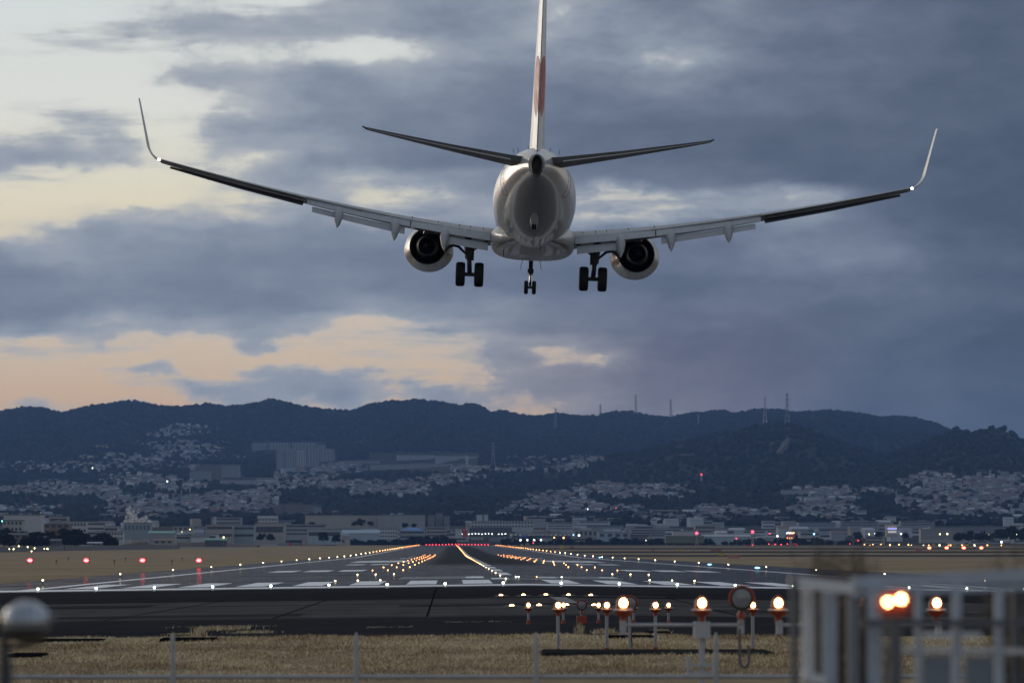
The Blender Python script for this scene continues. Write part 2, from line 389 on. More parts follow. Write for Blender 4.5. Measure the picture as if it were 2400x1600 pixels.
# joints in the worn pavement
b = MB()
for (xa, ya, xb, yb) in ((-.8, 122.3, -.86, 213), (-5.7, 122.3, -5.4, 168), (-11.1, 122.3, -9.9, 168), (9.2, 122.3, 9.4, 168), (15, 122.3, 15.2, 168)):
    L = Vector((xb - xa, yb - ya)); n = Vector((L.y, -L.x)).normalized() * .035
    b.add([(xa - n.x, ya - n.y, gz(xa, ya) - .02), (xa + n.x, ya + n.y, gz(xa, ya) - .02), (xb + n.x, yb + n.y, gz(xb, yb) - .02), (xb - n.x, yb - n.y, gz(xb, yb) - .02)], [(0, 1, 2, 3)])
for yy in (122.2, 151.5, 165.2, 176): sheet(b, -60, 70, yy, yy + .22, -.021)
struct(b.build('pavement_joint_lines', mat('joint_tar', (.012, .012, .013), .95, spec=0), fix=False))

b = MB(); rr = random.Random(3)
for k in range(16):
    y = 124 + 2.6 * k + rr.uniform(-.6, .6); x0 = rr.uniform(-40, 10); sheet(b, x0, x0 + rr.uniform(8, 40), y, y + rr.uniform(.05, .14), -.02)
for k in range(9):
    y = 99 + 2.4 * k; x0 = rr.uniform(-30, 12); sheet(b, x0, x0 + rr.uniform(4, 22), y, y + .06, -.02)
struct(b.build('pavement_crack_lines', mat('crack_dust', (.020, .020, .020), .95, spec=0, var=.5), fix=False))
b = MB()
for (x0, x1, y0, y1) in ((-14, -5, 126, 131), (-2, 7, 143, 149), (9, 20, 128, 136), (-24, -12, 150, 158)): sheet(b, x0, x1, y0, y1, -.024)
struct(b.build('asphalt_patch', asphalt_mat('patched_asphalt', (.036, .036, .038), (.068, .066, .064), .95, spec=0.0), fix=False))

# ------------------------------------------------------------------ runway markings
mk = MB()
def mark(x0, x1, y0, y1): sheet(mk, XC + x0, XC + x1, y0, y1, -.008)
mark(-33, 28.2, 217.5, 226)                                            # threshold bar
for k in range(8):
    a = 1.75 + k * 3.42
    for s in (1, -1): mark(min(s * a, s * (a + 1.8)), max(s * a, s * (a + 1.8)), 231, 258)
# designator: 32 above L (reads from the approach)
mark(-1.5, -.3, 263, 272); mark(-1.5, 2.0, 261.3, 263)                  # L
for (x0, x1) in ((-8.0, -1.9), (2.0, 8.0)):
    for yy in (273, 280.5, 288): mark(x0, x1, yy, yy + 1.7)
mark(-3.2, -1.9, 274.7, 288); mark(2.0, 3.3, 274.7, 280.5); mark(6.7, 8.0, 282.2, 288)
for k in range(46): mark(-.45, .45, 300 + 50 * k, 330 + 50 * k)         # centre line
for s in (-1, 1): mark(s * 29.2 - .45, s * 29.2 + .45, 226, 3200)       # side stripes
for d, n in ((150, 3), (300, 2), (450, 2), (600, 1), (750, 1)):         # touchdown zone
    for k in range(n):
        for s in (-1, 1): a = 13.0 + k * 3.4; mark(min(s * a, s * (a + 2.5)), max(s * a, s * (a + 2.5)), 227 + d, 227 + d + 24)
for s in (-1, 1): mark(min(s * 11.4, s * 21), max(s * 11.4, s * 21), 627, 690)   # aiming point
struct(mk.build('runway_markings', PAINT, fix=False))
mk = MB()
for (x0, x1, y) in ((1.6, 4.4, 168), (5.5, 9.5, 171)): sheet(mk, x0, x1, y, y + .5, -.02)
sheet(mk, 4.2, 4.9, 148, 166, -.02)
struct(mk.build('faded_pavement_markings', mat('faded_paint', (.11, .11, .115), .6, var=.3, scale=1.5), fix=False))

# ------------------------------------------------------------------ the airliner
def air_paint(name, col, rough, coat, step=1.25, dirt=.25):
    m = bpy.data.materials.new(name); m.use_nodes = True; w = NT(m.node_tree)
    o = w.n('ShaderNodeOutputMaterial'); b = w.n('ShaderNodeBsdfPrincipled'); tc = w.n('ShaderNodeTexCoord'); sp = w.n('ShaderNodeSeparateXYZ')
    w.t.links.new(tc.outputs['Object'], sp.inputs[0]); x, y, z = sp.outputs
    streak = w.noise(w.xyz(w.m('MULTIPLY', x, 3.2), w.m('MULTIPLY', y, .16), w.m('MULTIPLY', z, 3.2)), 1, 6, .65)
    fine = w.noise(tc.outputs['Object'], 5, 4, .6)
    c = w.mix(w.mr(streak, .48, .72, 0, dirt), tuple(col), tuple(q * .42 for q in col)); c = w.mix(w.mr(fine, .5, .75, 0, .12), c, tuple(q * .6 for q in col))
    s1 = w.m('LESS_THAN', w.m('PINGPONG', w.m('ADD', y, 100.0), step / 2), .014); s2 = w.m('LESS_THAN', w.m('PINGPONG', w.m('ADD', x, 100.3), step * .45), .010)
    c = w.mix(w.m('MULTIPLY', w.m('MAXIMUM', s1, w.m('MULTIPLY', s2, .6)), .42), c, tuple(q * .25 for q in col))
    w.put(b.inputs['Base Color'], c); w.put(b.inputs['Roughness'], w.mr(fine, .3, .7, rough - .04, rough + .1)); b.inputs['Coat Weight'].default_value = coat; b.inputs['Coat Roughness'].default_value = .075
    w.t.links.new(b.outputs[0], o.inputs[0]); return m
WHITE = air_paint('white_aircraft_paint', (.58, .585, .595), .30, .42, 1.3, .10)
BELLY = air_paint('belly_paint', (.33, .33, .33), .34, .3, 1.1, .4)
WINGG = air_paint('wing_grey_paint', (.26, .27, .285), .5, .08, 1.6, .35)
FLAPG = air_paint('flap_grey_paint', (.36, .375, .395), .5, .05, 1.4, .3)
UNDER = mat('dark_metal_and_shade', (.045, .045, .05), .5, var=.25, scale=6)
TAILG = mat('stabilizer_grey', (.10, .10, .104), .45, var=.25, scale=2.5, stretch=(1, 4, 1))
RUBB = mat('tyre_rubber', (.012, .012, .012), .85, var=.2, scale=9)
STRUT = mat('gear_steel', (.07, .07, .075), .45, metal=.4, var=.3, scale=8)
CHROME = mat('polished_metal', (.75, .75, .76), .12, metal=1, var=.05)
EXH = mat('exhaust_metal', (.05, .048, .045), .55, metal=.6, var=.4, scale=5)
SOOT = mat('soot_black', (.006, .006, .006), .9)
REDP = mat('red_tail_paint', (.42, .012, .035), .5, var=.08)
TAILLAMP = glow('wingtip_lamp', (1, .93, .8), 22)
plane = thing('airliner', 'white twin-engine airliner with upturned winglets landing with wheels and flaps down', 'airplane', (4.10556, 196.8776, 19.157))
plane.rotation_euler = (R(2.71555), R(2.2056), R(-.968))
# keep the world order yaw * pitch * roll used when the pose was measured
plane.rotation_mode = 'QUATERNION'
plane.rotation_quaternion = (Matrix.Rotation(R(-.968), 3, 'Z') @ Matrix.Rotation(R(2.71555), 3, 'X') @ Matrix.Rotation(R(2.2056), 3, 'Y')).to_quaternion()
def B(a, r, u): return (r, -a, u)         # aft, right, up

FP = [(0, -.55, -.65, .05), (.25, -.25, -.95, .38), (.7, .1, -1.25, .75), (1.4, .6, -1.52, 1.1), (2.3, 1.3, -1.75, 1.42), (3.4, 1.82, -1.9, 1.66), (5, 2.0, -1.98, 1.84),
      (7, 2.01, -2.0, 1.88), (12, 2.01, -2.0, 1.88), (18, 2.01, -2.0, 1.88), (23, 2.01, -2.0, 1.88), (25, 2.01, -1.93, 1.87), (27, 2.01, -1.68, 1.83), (29, 2.01, -1.3, 1.74), (31, 2.0, -.84, 1.56),
      (33, 1.98, -.36, 1.3), (34.6, 1.93, .04, 1.02), (36, 1.82, .36, .72), (37.1, 1.62, .58, .46), (37.55, 1.50, .64, .36)]
def fus(b, st, off=0.0, n=40):
    rings = []
    for a, zt, zb, w in st:
        zc = zb + (zt - zb) * .51
        rg = []
        for k in range(n):
            th = 2 * math.pi * k / n; c, s = math.cos(th), math.sin(th)
            rg.append(B(a, (w + off) * s, zc + ((zt - zc) if c > 0 else (zc - zb)) * c + off * c))
        rings.append(rg)
    return b.loft(rings)
def dense(st, m=5):
    A = [s[0] for s in st]; out = []
    for i in range(len(A) - 1):
        for j in range(m):
            a = A[i] + (A[i + 1] - A[i]) * j / m; out.append(a)
    out.append(A[-1])
    # smooth catmull-rom interpolation of the stations
    def cr(a, c):
        i = min(max(np.searchsorted(A, a, 'right') - 1, 0), len(A) - 2)
        p = [st[min(max(i + q, 0), len(A) - 1)] for q in (-1, 0, 1, 2)]
        h = p[2][0] - p[1][0]; t = (a - p[1][0]) / h
        m1 = (p[2][c] - p[0][c]) / max(p[2][0] - p[0][0], 1e-6) * h; m2 = (p[3][c] - p[1][c]) / max(p[3][0] - p[1][0], 1e-6) * h
        return (2 * t**3 - 3 * t**2 + 1) * p[1][c] + (t**3 - 2 * t**2 + t) * m1 + (-2 * t**3 + 3 * t**2) * p[2][c] + (t**3 - t**2) * m2
    return [(a, cr(a, 1), cr(a, 2), cr(a, 3)) for a in out]
fuselage = fus(MB(), dense(FP)).build('fuselage', WHITE, plane, smooth=True)
# grey-white lower skin is the same shell; belly fairing hangs below the wing
bf = []
for a, zt, zb, w in ((11.6, -1.2, -1.95, .7), (12.4, -.95, -2.15, 1.45), (13.6, -.75, -2.28, 1.86), (16, -.7, -2.36, 1.95), (19, -.7, -2.38, 1.96), (21.2, -.8, -2.3, 1.9), (22.6, -1.0, -2.14, 1.72), (24, -1.2, -1.95, 1.4), (25.6, -1.4, -1.74, .8), (26.4, -1.5, -1.66, .4)):
    bf.append((a, zt, zb, w))
rings = []
for a, zt, zb, w in dense(bf, 3):
    rg = []
    for k in range(40):
        th = 2 * math.pi * k / 40; c, s = math.cos(th), math.sin(th); e = .66
        rg.append(B(a, w * math.copysign(abs(s) ** e, s), (zt + zb) / 2 + (zt - zb) / 2 * math.copysign(abs(c) ** e, c)))
    rings.append(rg)
MB().loft(rings).build('belly_fairing', BELLY, fuselage, smooth=True)
# APU exhaust, tail skid, aerials, drain masts
bb = MB(); rings = []
for a, ry, rz in ((36.9, .34, .50), (37.5, .29, .46), (38.05, .235, .42), (38.07, .19, .36), (37.6, .17, .33)):
    rings.append([B(a, ry * math.sin(q * math.pi / 12), 1.04 + rz * math.cos(q * math.pi / 12)) for q in range(24)])
bb.loft(rings).build('exhaust_cone', mat('tailcone_dark', (.03, .028, .027), .5), fuselage, smooth=True)
bb = MB(); rings = []
for a, zt, zb, w in ((29.6, -1.1, -1.2, .05), (29.9, -1.0, -1.36, .13), (30.5, -.86, -1.40, .18), (31.2, -.7, -1.36, .18), (31.5, -.65, -1.3, .15)):
    rings.append([B(a, w * math.sin(q * math.pi / 8), (zt + zb) / 2 + (zt - zb) / 2 * math.cos(q * math.pi / 8)) for q in range(16)])
sk = bb.loft(rings).build('tail_skid', BELLY, fuselage, smooth=True)
MB().box(B(31.45, 0, -1.32), (.2, .2, .22)).build('skid_shoe', SOOT, sk)
for a, y, z, h in ((27.0, 0, -1.72, .32), (25.2, .35, -1.95, .26), (9.5, 0, -2.03, .35), (24.0, -1.3, -2.16, .3), (8.2, .5, -1.95, .3)):
    MB().box(B(a, y, z - h / 2 + .05), (.03, .18, h), taper=1).build('blade_antenna', STRUT, fuselage)
for (a, y, z) in ((26.6, -1.37, -.95), (26.6, 1.37, -.95), (28.6, -1.12, -.68), (28.6, 1.12, -.68)):
    MB().box(B(a, y, z), (.10, .16, .07), rz=.4).build('drain_vent', SOOT, fuselage)
# rear doors as thin outlines
for s in (-1, 1):
    d = MB()
    for (za, zb_, aa, ab) in ((1.15, 1.15, 31.4, 32.2), (.0, .0, 31.4, 32.2), (.0, 1.15, 31.4, 31.4), (.0, 1.15, 32.2, 32.2)):
        pts = []
        for t in range(6):
            f = t / 5; a = aa + (ab - aa) * f; z = za + (zb_ - za) * f
            zt, zbm, w = [float(np.interp(a, [q[0] for q in FP], [q[i] for q in FP])) for i in (1, 2, 3)]
            zc = zbm + (zt - zbm) * .51; hz = (zt - zc) if z > zc else (zc - zbm)
            pts.append(B(a, s * w * math.sqrt(max(0, 1 - ((z - zc) / hz) ** 2)), z))
        d.tube(pts, .018, 4)
    d.build('rear_door', UNDER, fuselage)

def airfoil(n=14, cut=1.0, tc=.12):
    xs = [.5 * (1 - math.cos(math.pi * i / n)) * cut for i in range(n + 1)]
    def th(x): return 5 * tc * (.2969 * math.sqrt(x) - .126 * x - .3516 * x * x + .2843 * x**3 - .1015 * x**4)
    cam_ = lambda x: .006 * 4 * x * (1 - x)
    return [(x, cam_(x) + th(x) + .002) for x in reversed(xs)] + [(x, cam_(x) - th(x) - .002) for x in xs[1:]]
def wing_surface(b, secs, n=14):
    """secs: (aft LE, right, up, chord, t/c, twist deg, cut, cant deg)"""
    rings = []
    for le, y, z, ch, tc, tw, cut, cant in secs:
        rg = []; c0, s0 = math.cos(R(tw)), math.sin(R(tw)); cc, sc = math.cos(R(cant)), math.sin(R(cant))
        for x, h in airfoil(n, cut, tc):
            px, pz = x * ch, h * ch
            a = px * c0 - pz * s0 * 1.0; u = pz * c0 + px * -s0
            rg.append(B(le + a, y - u * sc, z + u * cc))
        rings.append(rg)
    return b.loft(rings)
def wz(y): s = max(0, abs(y) - 1.88); return -1.32 + .105 * s + .0046 * s * s
def wle(y): return 13.15 + .52 * (abs(y) - 1.0) + 1.0 * max(0, 1 - (abs(y) - 1.0) / 4.8) * 0.0
def wte(y): y = abs(y); return 20.75 if y <= 5.8 else 20.75 + (y - 5.8) * .222
for s in (-1, 1):
    ys = [1.2, 2.0, 3.5, 5.0, 5.8, 7, 8.5, 9.5, 10.45]
    secs = [(wle(y), s * y, wz(y), wte(y) - wle(y), .115 - .002 * y, 1.6 - .22 * y, .90, 0) for y in ys]
    wing = wing_surface(MB(), secs).build('wing', WINGG, plane, smooth=True)
    ys = [10.45, 12, 13.5, 15, 16.6, 17.1]
    secs = [(wle(y), s * y, wz(y), wte(y) - wle(y), .092, -.7 - 1.6 * (y - 10.45) / 6.65, 1, 0) for y in ys]
    wing_surface(MB(), secs).build('outer_panel', WINGG, wing, smooth=True)
    # aileron: hinged, slightly drooped; its dark colour paints in the unlit wing underside
    secs = [(wte(y) - .26 * (wte(y) - wle(y)) - .02, s * y, wz(y) - .10 - .012 * (wte(y) - wle(y)), .36 * (wte(y) - wle(y)), .10, 9, 1, 0) for y in (10.6, 13.5, 16.6)]
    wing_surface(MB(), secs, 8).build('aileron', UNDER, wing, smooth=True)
    # blended winglet
    secs = []
    for t in range(9):
        f = t / 8; ang = 80 * min(1, f / .55) if f < .55 else 80
        secs.append((f, ang))
    y, z, le = 17.1, wz(17.1), wle(17.1); rr = []
    ch = wte(17.1) - wle(17.1); pts = [(le, y, z, ch, 9)]
    for i in range(12):
        a = 13 + (80 - 13) * min(1, (i + 1) / 6); st = .17 if i < 6 else .33
        y += st * math.cos(R(a)); z += st * math.sin(R(a)); le += st * .72; ch = max(.42, ch - (.045 if i < 6 else .105))
        pts.append((le, y, z, ch, a))
    wing_surface(MB(), [(l, s * yy, zz, c, .055, -1.5, 1, s * a) for l, yy, zz, c, a in pts], 10).build('winglet', mat('winglet_paint', (.5, .5, .5), .35), wing, smooth=True)
    MB().ball(B(wte(17.1) + .02, s * 17.1, wz(17.1) + .03), .055).build('navigation_light', TAILLAMP, wing, smooth=True)
    # triple of slotted flap panels
    def flap(name, y0, y1, ahead, down, chord, ang, m=FLAPG):
        secs = []
        for y in (y0, (y0 + y1) / 2, y1):
            k = .62 + .38 * (1 - (y - 2) / 9.5)
            secs.append((wte(y) - ahead * k, s * y, wz(y) + .02 - down * k, chord * k, .13, ang, 1, 0))
        return wing_surface(MB(), secs, 8).build(name, m, wing, smooth=True)
    flap('main_flap', 1.95, 5.62, .86, -.06, .98, 25); flap('main_flap', 5.68, 10.4, .88, -.06, .98, 25)
    flap('aft_flap', 2.05, 4.0, .05, .46, .60, 39); flap('aft_flap', 5.9, 10.15, .05, .46, .60, 39)
    for y, L in ((4.05, 1.0), (6.35, .95), (8.95, .88)):
        # canoe fairing of the flap track, aft end swung down with the flap
        rg = []; k = L
        for (a, u, hw, hh) in ((-2.3, .06, .04, .05), (-1.6, -.06, .15, .2), (-.6, -.16, .2, .28), (.1, -.34, .22, .34), (.6, -.62, .16, .28), (.95, -.98, .03, .05)):
            rg.append([B(wte(y) + a * k, s * y + hw * math.sin(q * math.pi / 8), wz(y) - .12 + u * k + hh * math.cos(q * math.pi / 8)) for q in range(16)])
        MB().loft(rg).build('flap_track_fairing', FLAPG, wing, smooth=True)
    for y in (12.3, 13.6, 14.8): MB().box(B(wte(y) - .5, s * y, wz(y) - .2), (.28, .12, .05)).build('hinge_fairing', FLAPG, wing)
    for y in (2.3, 2.9, 3.4, 4.4, 5.6): MB().box(B(wte(y) - .95, s * y, wz(y) + .2), (.03, .5, .07)).build('spoiler_hinge', UNDER, wing)
    # engine
    ey, ez = s * 4.95, -1.86
    def ring(a, r_, flat=0.0, zo=0.0, n=32):
        out = []
        for q in range(n):
            th = 2 * math.pi * q / n; c, sn = math.cos(th), math.sin(th)
            rz = r_ * (1 - flat) if c < 0 else r_
            out.append(B(a, ey + r_ * (1 + flat * .35) * sn * (1 + .05 * (c < 0) * flat * 8 * abs(sn)), ez + zo + rz * c))
        return out
    eng = bpy.data.objects.new('engine', None); COL.objects.link(eng); eng.parent = plane
    nac = MB().loft([ring(11.5, .78, .1), ring(11.32, .86, .12), ring(11.4, .96, .10), ring(11.9, 1.08, .08, -.04), ring(12.7, 1.15, .06, -.07), ring(13.8, 1.12, .04, -.06), ring(14.8, 1.02, .02, -.03), ring(15.6, .87, 0), ring(15.62, .84, 0), ring(15.0, .80), ring(14.0, .78)], cap=False)
    nac.build('nacelle', BELLY, eng, smooth=True)
    MB().loft([ring(14.4, .8), ring(14.41, .02)], cap=True).build('bypass_duct', SOOT, eng)
    MB().loft([ring(14.3, .56), ring(15.4, .58), ring(16.2, .50), ring(16.7, .42), ring(16.68, .38), ring(16.0, .37), ring(15.6, .3)], cap=True).build('core_nozzle', EXH, eng, smooth=True)
    MB().loft([ring(15.7, .24), ring(16.4, .2), ring(17.1, .05)], cap=True).build('exhaust_plug', EXH, eng, smooth=True)
    py = MB(); rings = []
    for (a, zt, zb, w_) in ((12.0, -.8, -1.0, .12), (13.5, -.62, -1.1, .22), (15.5, -.7, -1.15, .24), (17.0, -.85, -1.32, .2), (18.6, -.95, -1.1, .04)):
        rings.append([B(a, ey + w_ * x, (zt if z > 0 else zb)) for x, z in ((-1, -1), (1, -1), (1, 1), (-1, 1))])
    py.loft(rings).build('pylon', BELLY, eng)
    # main gear
    gear = bpy.data.objects.new('main_landing_gear', None); COL.objects.link(gear); gear.parent = plane
    gy = s * 2.86; axle = -3.2; ga = 19.6
    MB().tube([B(ga - .25, gy + s * .15, -1.5), B(ga - .05, gy + s * .05, -2.45)], .19, 12).build('strut', STRUT, gear, smooth=True)
    MB().tube([B(ga - .05, gy + s * .05, -2.4), B(ga, gy, axle)], .11, 10).build('oleo_piston', STRUT, gear, smooth=True)
    MB().tube([B(ga, gy - .5, axle), B(ga, gy + .5, axle)], .09, 10).build('axle', STRUT, gear, smooth=True)
    t_ = MB(); t_.tube([B(ga + .12, gy, -2.4), B(ga + .42, gy, -2.75), B(ga + .1, gy, axle + .06)], .05, 6); t_.build('torque_link', STRUT, gear)
    MB().tube([B(ga - .2, gy + s * .1, -1.55), B(ga + .15, gy - s * .15, -2.1), B(ga + .1, gy, -2.75), B(ga + .1, gy, -3.15)], .028, 6).build('brake_hose', SOOT, gear)
    MB().tube([B(ga - .1, gy, -2.15), B(ga - .1, gy - s * .55, -1.75), B(ga - .1, gy - s * 1.05, -1.45)], .06, 8).build('side_brace', STRUT, gear, smooth=True)
    # curved door linkage on the outboard side
    arm = [B(ga + .1, gy + s * x, z) for x, z in ((.08, -2.2), (.24, -2.22), (.38, -2.1), (.55, -1.94), (.78, -1.88), (.98, -1.94), (1.1, -2.06), (1.16, -2.2))]
    MB().tube(arm, [.05, .055, .06, .065, .07, .075, .07, .05], 8).build('gear_door', UNDER, gear, smooth=True)
    MB().box(B(ga, gy, -2.3), (.34, .3, .5)).build('gear_collar', UNDER, gear)
    for o_ in (-.43, .43):
        w_ = MB().lathe(B(ga, gy + o_, axle), [(.3, -.2), (.46, -.215), (.53, -.19), (.56, -.12), (.565, 0), (.56, .12), (.53, .19), (.46, .215), (.3, .2)], 'x', 28).build('wheel', RUBB, gear, smooth=True)
        MB().lathe(B(ga, gy + o_, axle), [(.1, -.17), (.29, -.205), (.3, 0), (.29, .205), (.1, .17)], 'x', 20).build('rim', STRUT, w_, smooth=True)
    # horizontal stabilizer
    st = [(33.1, .55, 1.22, 4.1, .11), (33.6, 1.1, 1.29, 3.75, .10), (35.5, 3.6, 1.65, 2.55, .095), (37.3, 6.0, 2.03, 1.55, .09), (38.22, 7.05, 2.20, 1.05, .085), (38.5, 7.17, 2.22, .85, .06)]
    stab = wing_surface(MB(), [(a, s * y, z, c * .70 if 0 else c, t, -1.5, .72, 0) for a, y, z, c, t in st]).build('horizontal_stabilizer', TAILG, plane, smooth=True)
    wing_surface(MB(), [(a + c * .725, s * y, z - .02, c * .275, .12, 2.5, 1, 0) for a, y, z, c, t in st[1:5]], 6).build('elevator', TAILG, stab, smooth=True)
    MB().tube([B(39.3, s * 7.1, 2.2), B(39.3, s * 7.25, 2.27)], .035, 6).build('tip_cap', UNDER, stab)

# vertical fin and rudder
FT = 9.6
def fin_sec(u):   # leading edge, trailing edge, half thickness
    f = (u - 1.95) / (FT - 1.95); return 30.6 + 6.6 * f, 37.0 + 2.15 * f, .33 - .22 * f
rings = []; rud = []
for i in range(9):
    u = 1.7 + (FT - 1.7) * i / 8; le, te, t = fin_sec(u); ch = te - le
    rings.append([B(le + x * ch * .70, y * t, u) for x, y in ((0, 0), (.06, .45), (.2, .85), (.45, 1), (.75, .92), (1, .72), (1, -.72), (.75, -.92), (.45, -1), (.2, -.85), (.06, -.45))])
    rud.append([B(le + ch * (.705 + .295 * x), y * t, u) for x, y in ((0, .70), (.5, .38), (1, .10), (1, -.10), (.5, -.38), (0, -.70))])
fin = MB().loft(rings).build('vertical_fin', WHITE, plane, smooth=30)
MB().loft(rud).build('rudder', WHITE, fin, smooth=30)
dr = [[B(26.6, .02 * x, 2.0 + .03 * z) for x, z in ((-1, -1), (1, -1), (1, 1), (-1, 1))], [B(30.9, .26 * x, 1.8 if z < 0 else 2.85) for x, z in ((-1, -1), (1, -1), (.4, 1), (-.4, 1))], [B(32, .26 * x, 1.8 if z < 0 else 3.3) for x, z in ((-1, -1), (1, -1), (.5, 1), (-.5, 1))]]
MB().loft(dr).build('dorsal_fin', WHITE, fin, smooth=30)
def fin_side(a, u):
    le, te, t = fin_sec(u); x = (a - le) / (te - le)
    return t * float(np.interp(x, [0, .042, .14, .315, .525, .70, .85, 1], [0, .45, .85, 1, .92, .72, .38, .10])) + .012
for s in (-1, 1):
    # round red emblem with a white notch, laid on each side of the fin
    e = MB(); ca, cu, r_ = 36.9, 4.35, 1.28; N = 40; vs = []; fs = []
    for i in range(7):
        for k in range(N):
            q = r_ * (.02 + .98 * i / 6); th = 2 * math.pi * k / N
            a, u = ca + q * math.sin(th), cu + q * math.cos(th)
            le, te, t = fin_sec(u); a = min(max(a, le + .25), te - .06)
            vs.append(B(a, s * fin_side(a, u), u))
    for i in range(6):
        for k in range(N):
            if 18 <= k <= 20 and i > 4: continue
            fs.append((i * N + k, i * N + (k + 1) % N, (i + 1) * N + (k + 1) % N, (i + 1) * N + k))
    e.add(vs, fs).build('tail_emblem', REDP, fin, smooth=True)
for u in (3.4, 5.2, 7.0, 8.6):
    le, te, t = fin_sec(u); MB().tube([B(te, 0, u), B(te + .22, 0, u + .02)], .012, 4).build('static_wick', STRUT, fin)
for (a, y) in ((34.6, .55), (34.0, -.8), (33.4, .95), (35.4, -.35), (33.0, -1.0)):
    MB().tube([B(a, y, 1.75), B(a + .1, y * 1.03, 1.93)], .012, 4).build('static_wick', STRUT, fuselage)

# nose gear
ng = bpy.data.objects.new('nose_landing_gear', None); COL.objects.link(ng); ng.parent = plane
MB().tube([B(3.85, 0, -1.7), B(3.98, 0, -2.75)], .11, 12).build('strut', STRUT, ng, smooth=True)
MB().tube([B(3.98, 0, -2.7), B(4.0, 0, -3.38)], .06, 10).build('oleo_piston', CHROME, ng, smooth=True)
MB().tube([B(4.0, -.28, -3.38), B(4.0, .28, -3.38)], .06, 8).build('axle', STRUT, ng)
MB().tube([B(4.1, 0, -2.7), B(4.3, 0, -2.98), B(4.06, 0, -3.3)], .035, 6).build('torque_link', STRUT, ng)
MB().box(B(3.95, 0, -2.55), (.3, .26, .22)).build('steering_collar', UNDER, ng)
MB().tube([B(3.2, 0, -1.9), B(3.9, 0, -2.6)], .05, 8).build('drag_brace', STRUT, ng)
for s in (-1, 1):
    MB().add([B(3.0, s * .38, -1.85), B(4.9, s * .38, -1.9), B(4.85, s * .52, -2.5), B(3.1, s * .52, -2.45), B(3.0, s * .41, -1.85), B(4.9, s * .41, -1.9), B(4.85, s * .55, -2.5), B(3.1, s * .55, -2.45)],
             [(0, 1, 2, 3), (4, 5, 6, 7), (0, 1, 5, 4), (1, 2, 6, 5), (2, 3, 7, 6), (3, 0, 4, 7)]).build('gear_door', BELLY, ng)
    w_ = MB().lathe(B(4.0, s * .2, -3.38), [(.15, -.1), (.28, -.105), (.335, -.07), (.345, 0), (.335, .07), (.28, .105), (.15, .1)], 'x', 22).build('wheel', RUBB, ng, smooth=True)
    MB().lathe(B(4.0, s * .2, -3.38), [(.05, -.08), (.15, -.103), (.16, 0), (.15, .103), (.05, .08)], 'x', 14).build('rim', STRUT, w_, smooth=True)

# ------------------------------------------------------------------ airfield lights
WARM = (1, .70, .38); WARMW = (1, .78, .46); AMBER = (1, .42, .13)
L_NEAR = glow('warm_white_lamp', WARMW, 11); L_FAR = glow('haze_reddened_lamp', (1, .36, .11), 9, False); L_MID = glow('haze_tinted_lamp', (1, .48, .17), 11, False)  # white lamps farther off get an orange colour imitating reddening by haze
L_GREEN = glow('greenish_white_lamp', (.82, 1, .78), 14); L_RED = glow('red_lamp', (1, .05, .09), 7, False); L_PAPI = glow('red_slope_lamp', (1, .016, .018), 52)
L_APP = glow('approach_lamp', (1, .46, .17), 20); L_BLUE = glow('blue_lamp', (.30, .62, 1), 3.0); L_YEL = glow('yellow_lamp', (1, .92, .38), 7, False)
L_WHITE = glow('white_lamp', (.95, 1, .92), 7, False); L_ORANGE = glow('orange_lamp', (1, .45, .16), 8, False); L_PAPI2 = glow('far_red_slope_lamp', (1, .12, .06), 14, False)
BODY = mat('lamp_yellow_body', (.20, .15, .04), .6); DARKB = mat('lamp_dark_body', (.04, .04, .04), .6)
ORG = mat('orange_red_paint', (.32, .045, .015), .45, var=.2); GALV = mat('galvanized_steel', (.33, .345, .36), .5, metal=.35, var=.15, scale=6)
GREYP = mat('grey_steel_paint', (.40, .42, .44), .5, var=.12, scale=5); DCONC = mat('dark_concrete', (.03, .031, .03), .95, var=.5, scale=3, spec=0.0)
def light_mesh(b, c, r, raised, gi=1):
    """small fixture: body and glowing glass, one mesh with two materials"""
    x, y, z = c
    if raised: b.lathe((x, y, z), [(r * .9, 0), (r * .5, .05), (r * .45, raised - r), (r * .8, raised - r * .8)], 'z', 8, 0)
    else: b.lathe((x, y, z), [(r * 1.5, 0), (r * 1.3, .02), (r * .7, .04)], 'z', 10, 0)
    b.ball((x, y, z + max(raised, .05)), r, 8, gi)
    return b
def place_light(name, x, y, r, raised, body, lamp, label, cat, group):
    key = (name, round(r, 3), round(raised, 2), lamp.name)
    if key not in LM:
        LM[key] = light_mesh(MB(), (0, 0, 0), r, raised).build(name, [body, lamp], smooth=60); o = LM[key]
    else:
        o = LM[key].copy(); COL.objects.link(o)
    o.location = (x, y, gz(x, y)); tag(o, label, cat, group); return o
LM = {}
for side, sx in (('left', -1), ('right', 1)):
    for n in range(50):
        y = 258 + 60 * n; x = XC + sx * 31.6
        lamp = L_NEAR if n < 18 else (L_MID if n < 32 else L_FAR)
        r = (.06, .075, .095, .12, .14, .17)[min(5, n // 4)]
        place_light('runway_edge_light', x, y, r, .30 + r, BODY, lamp,
            f'{"white" if n < 18 else "haze-reddened"} light on the {side} runway edge, {nth(n + 1)} from the threshold', 'runway light', 'lights along both runway edges')
for n in range(98):
    y = 257 + 30 * n
    lamp = L_NEAR if n < 9 else (L_MID if n < 26 else L_FAR)
    place_light('centreline_light', XC - .62, y, (.05, .06, .075, .09, .11)[min(4, n // 8)], 0, DARKB, lamp,
        f'{"white" if n < 9 else "haze-reddened"} flush light on the runway centre line, {nth(n + 1)} from the threshold', 'runway light', 'lights along the runway centre line')
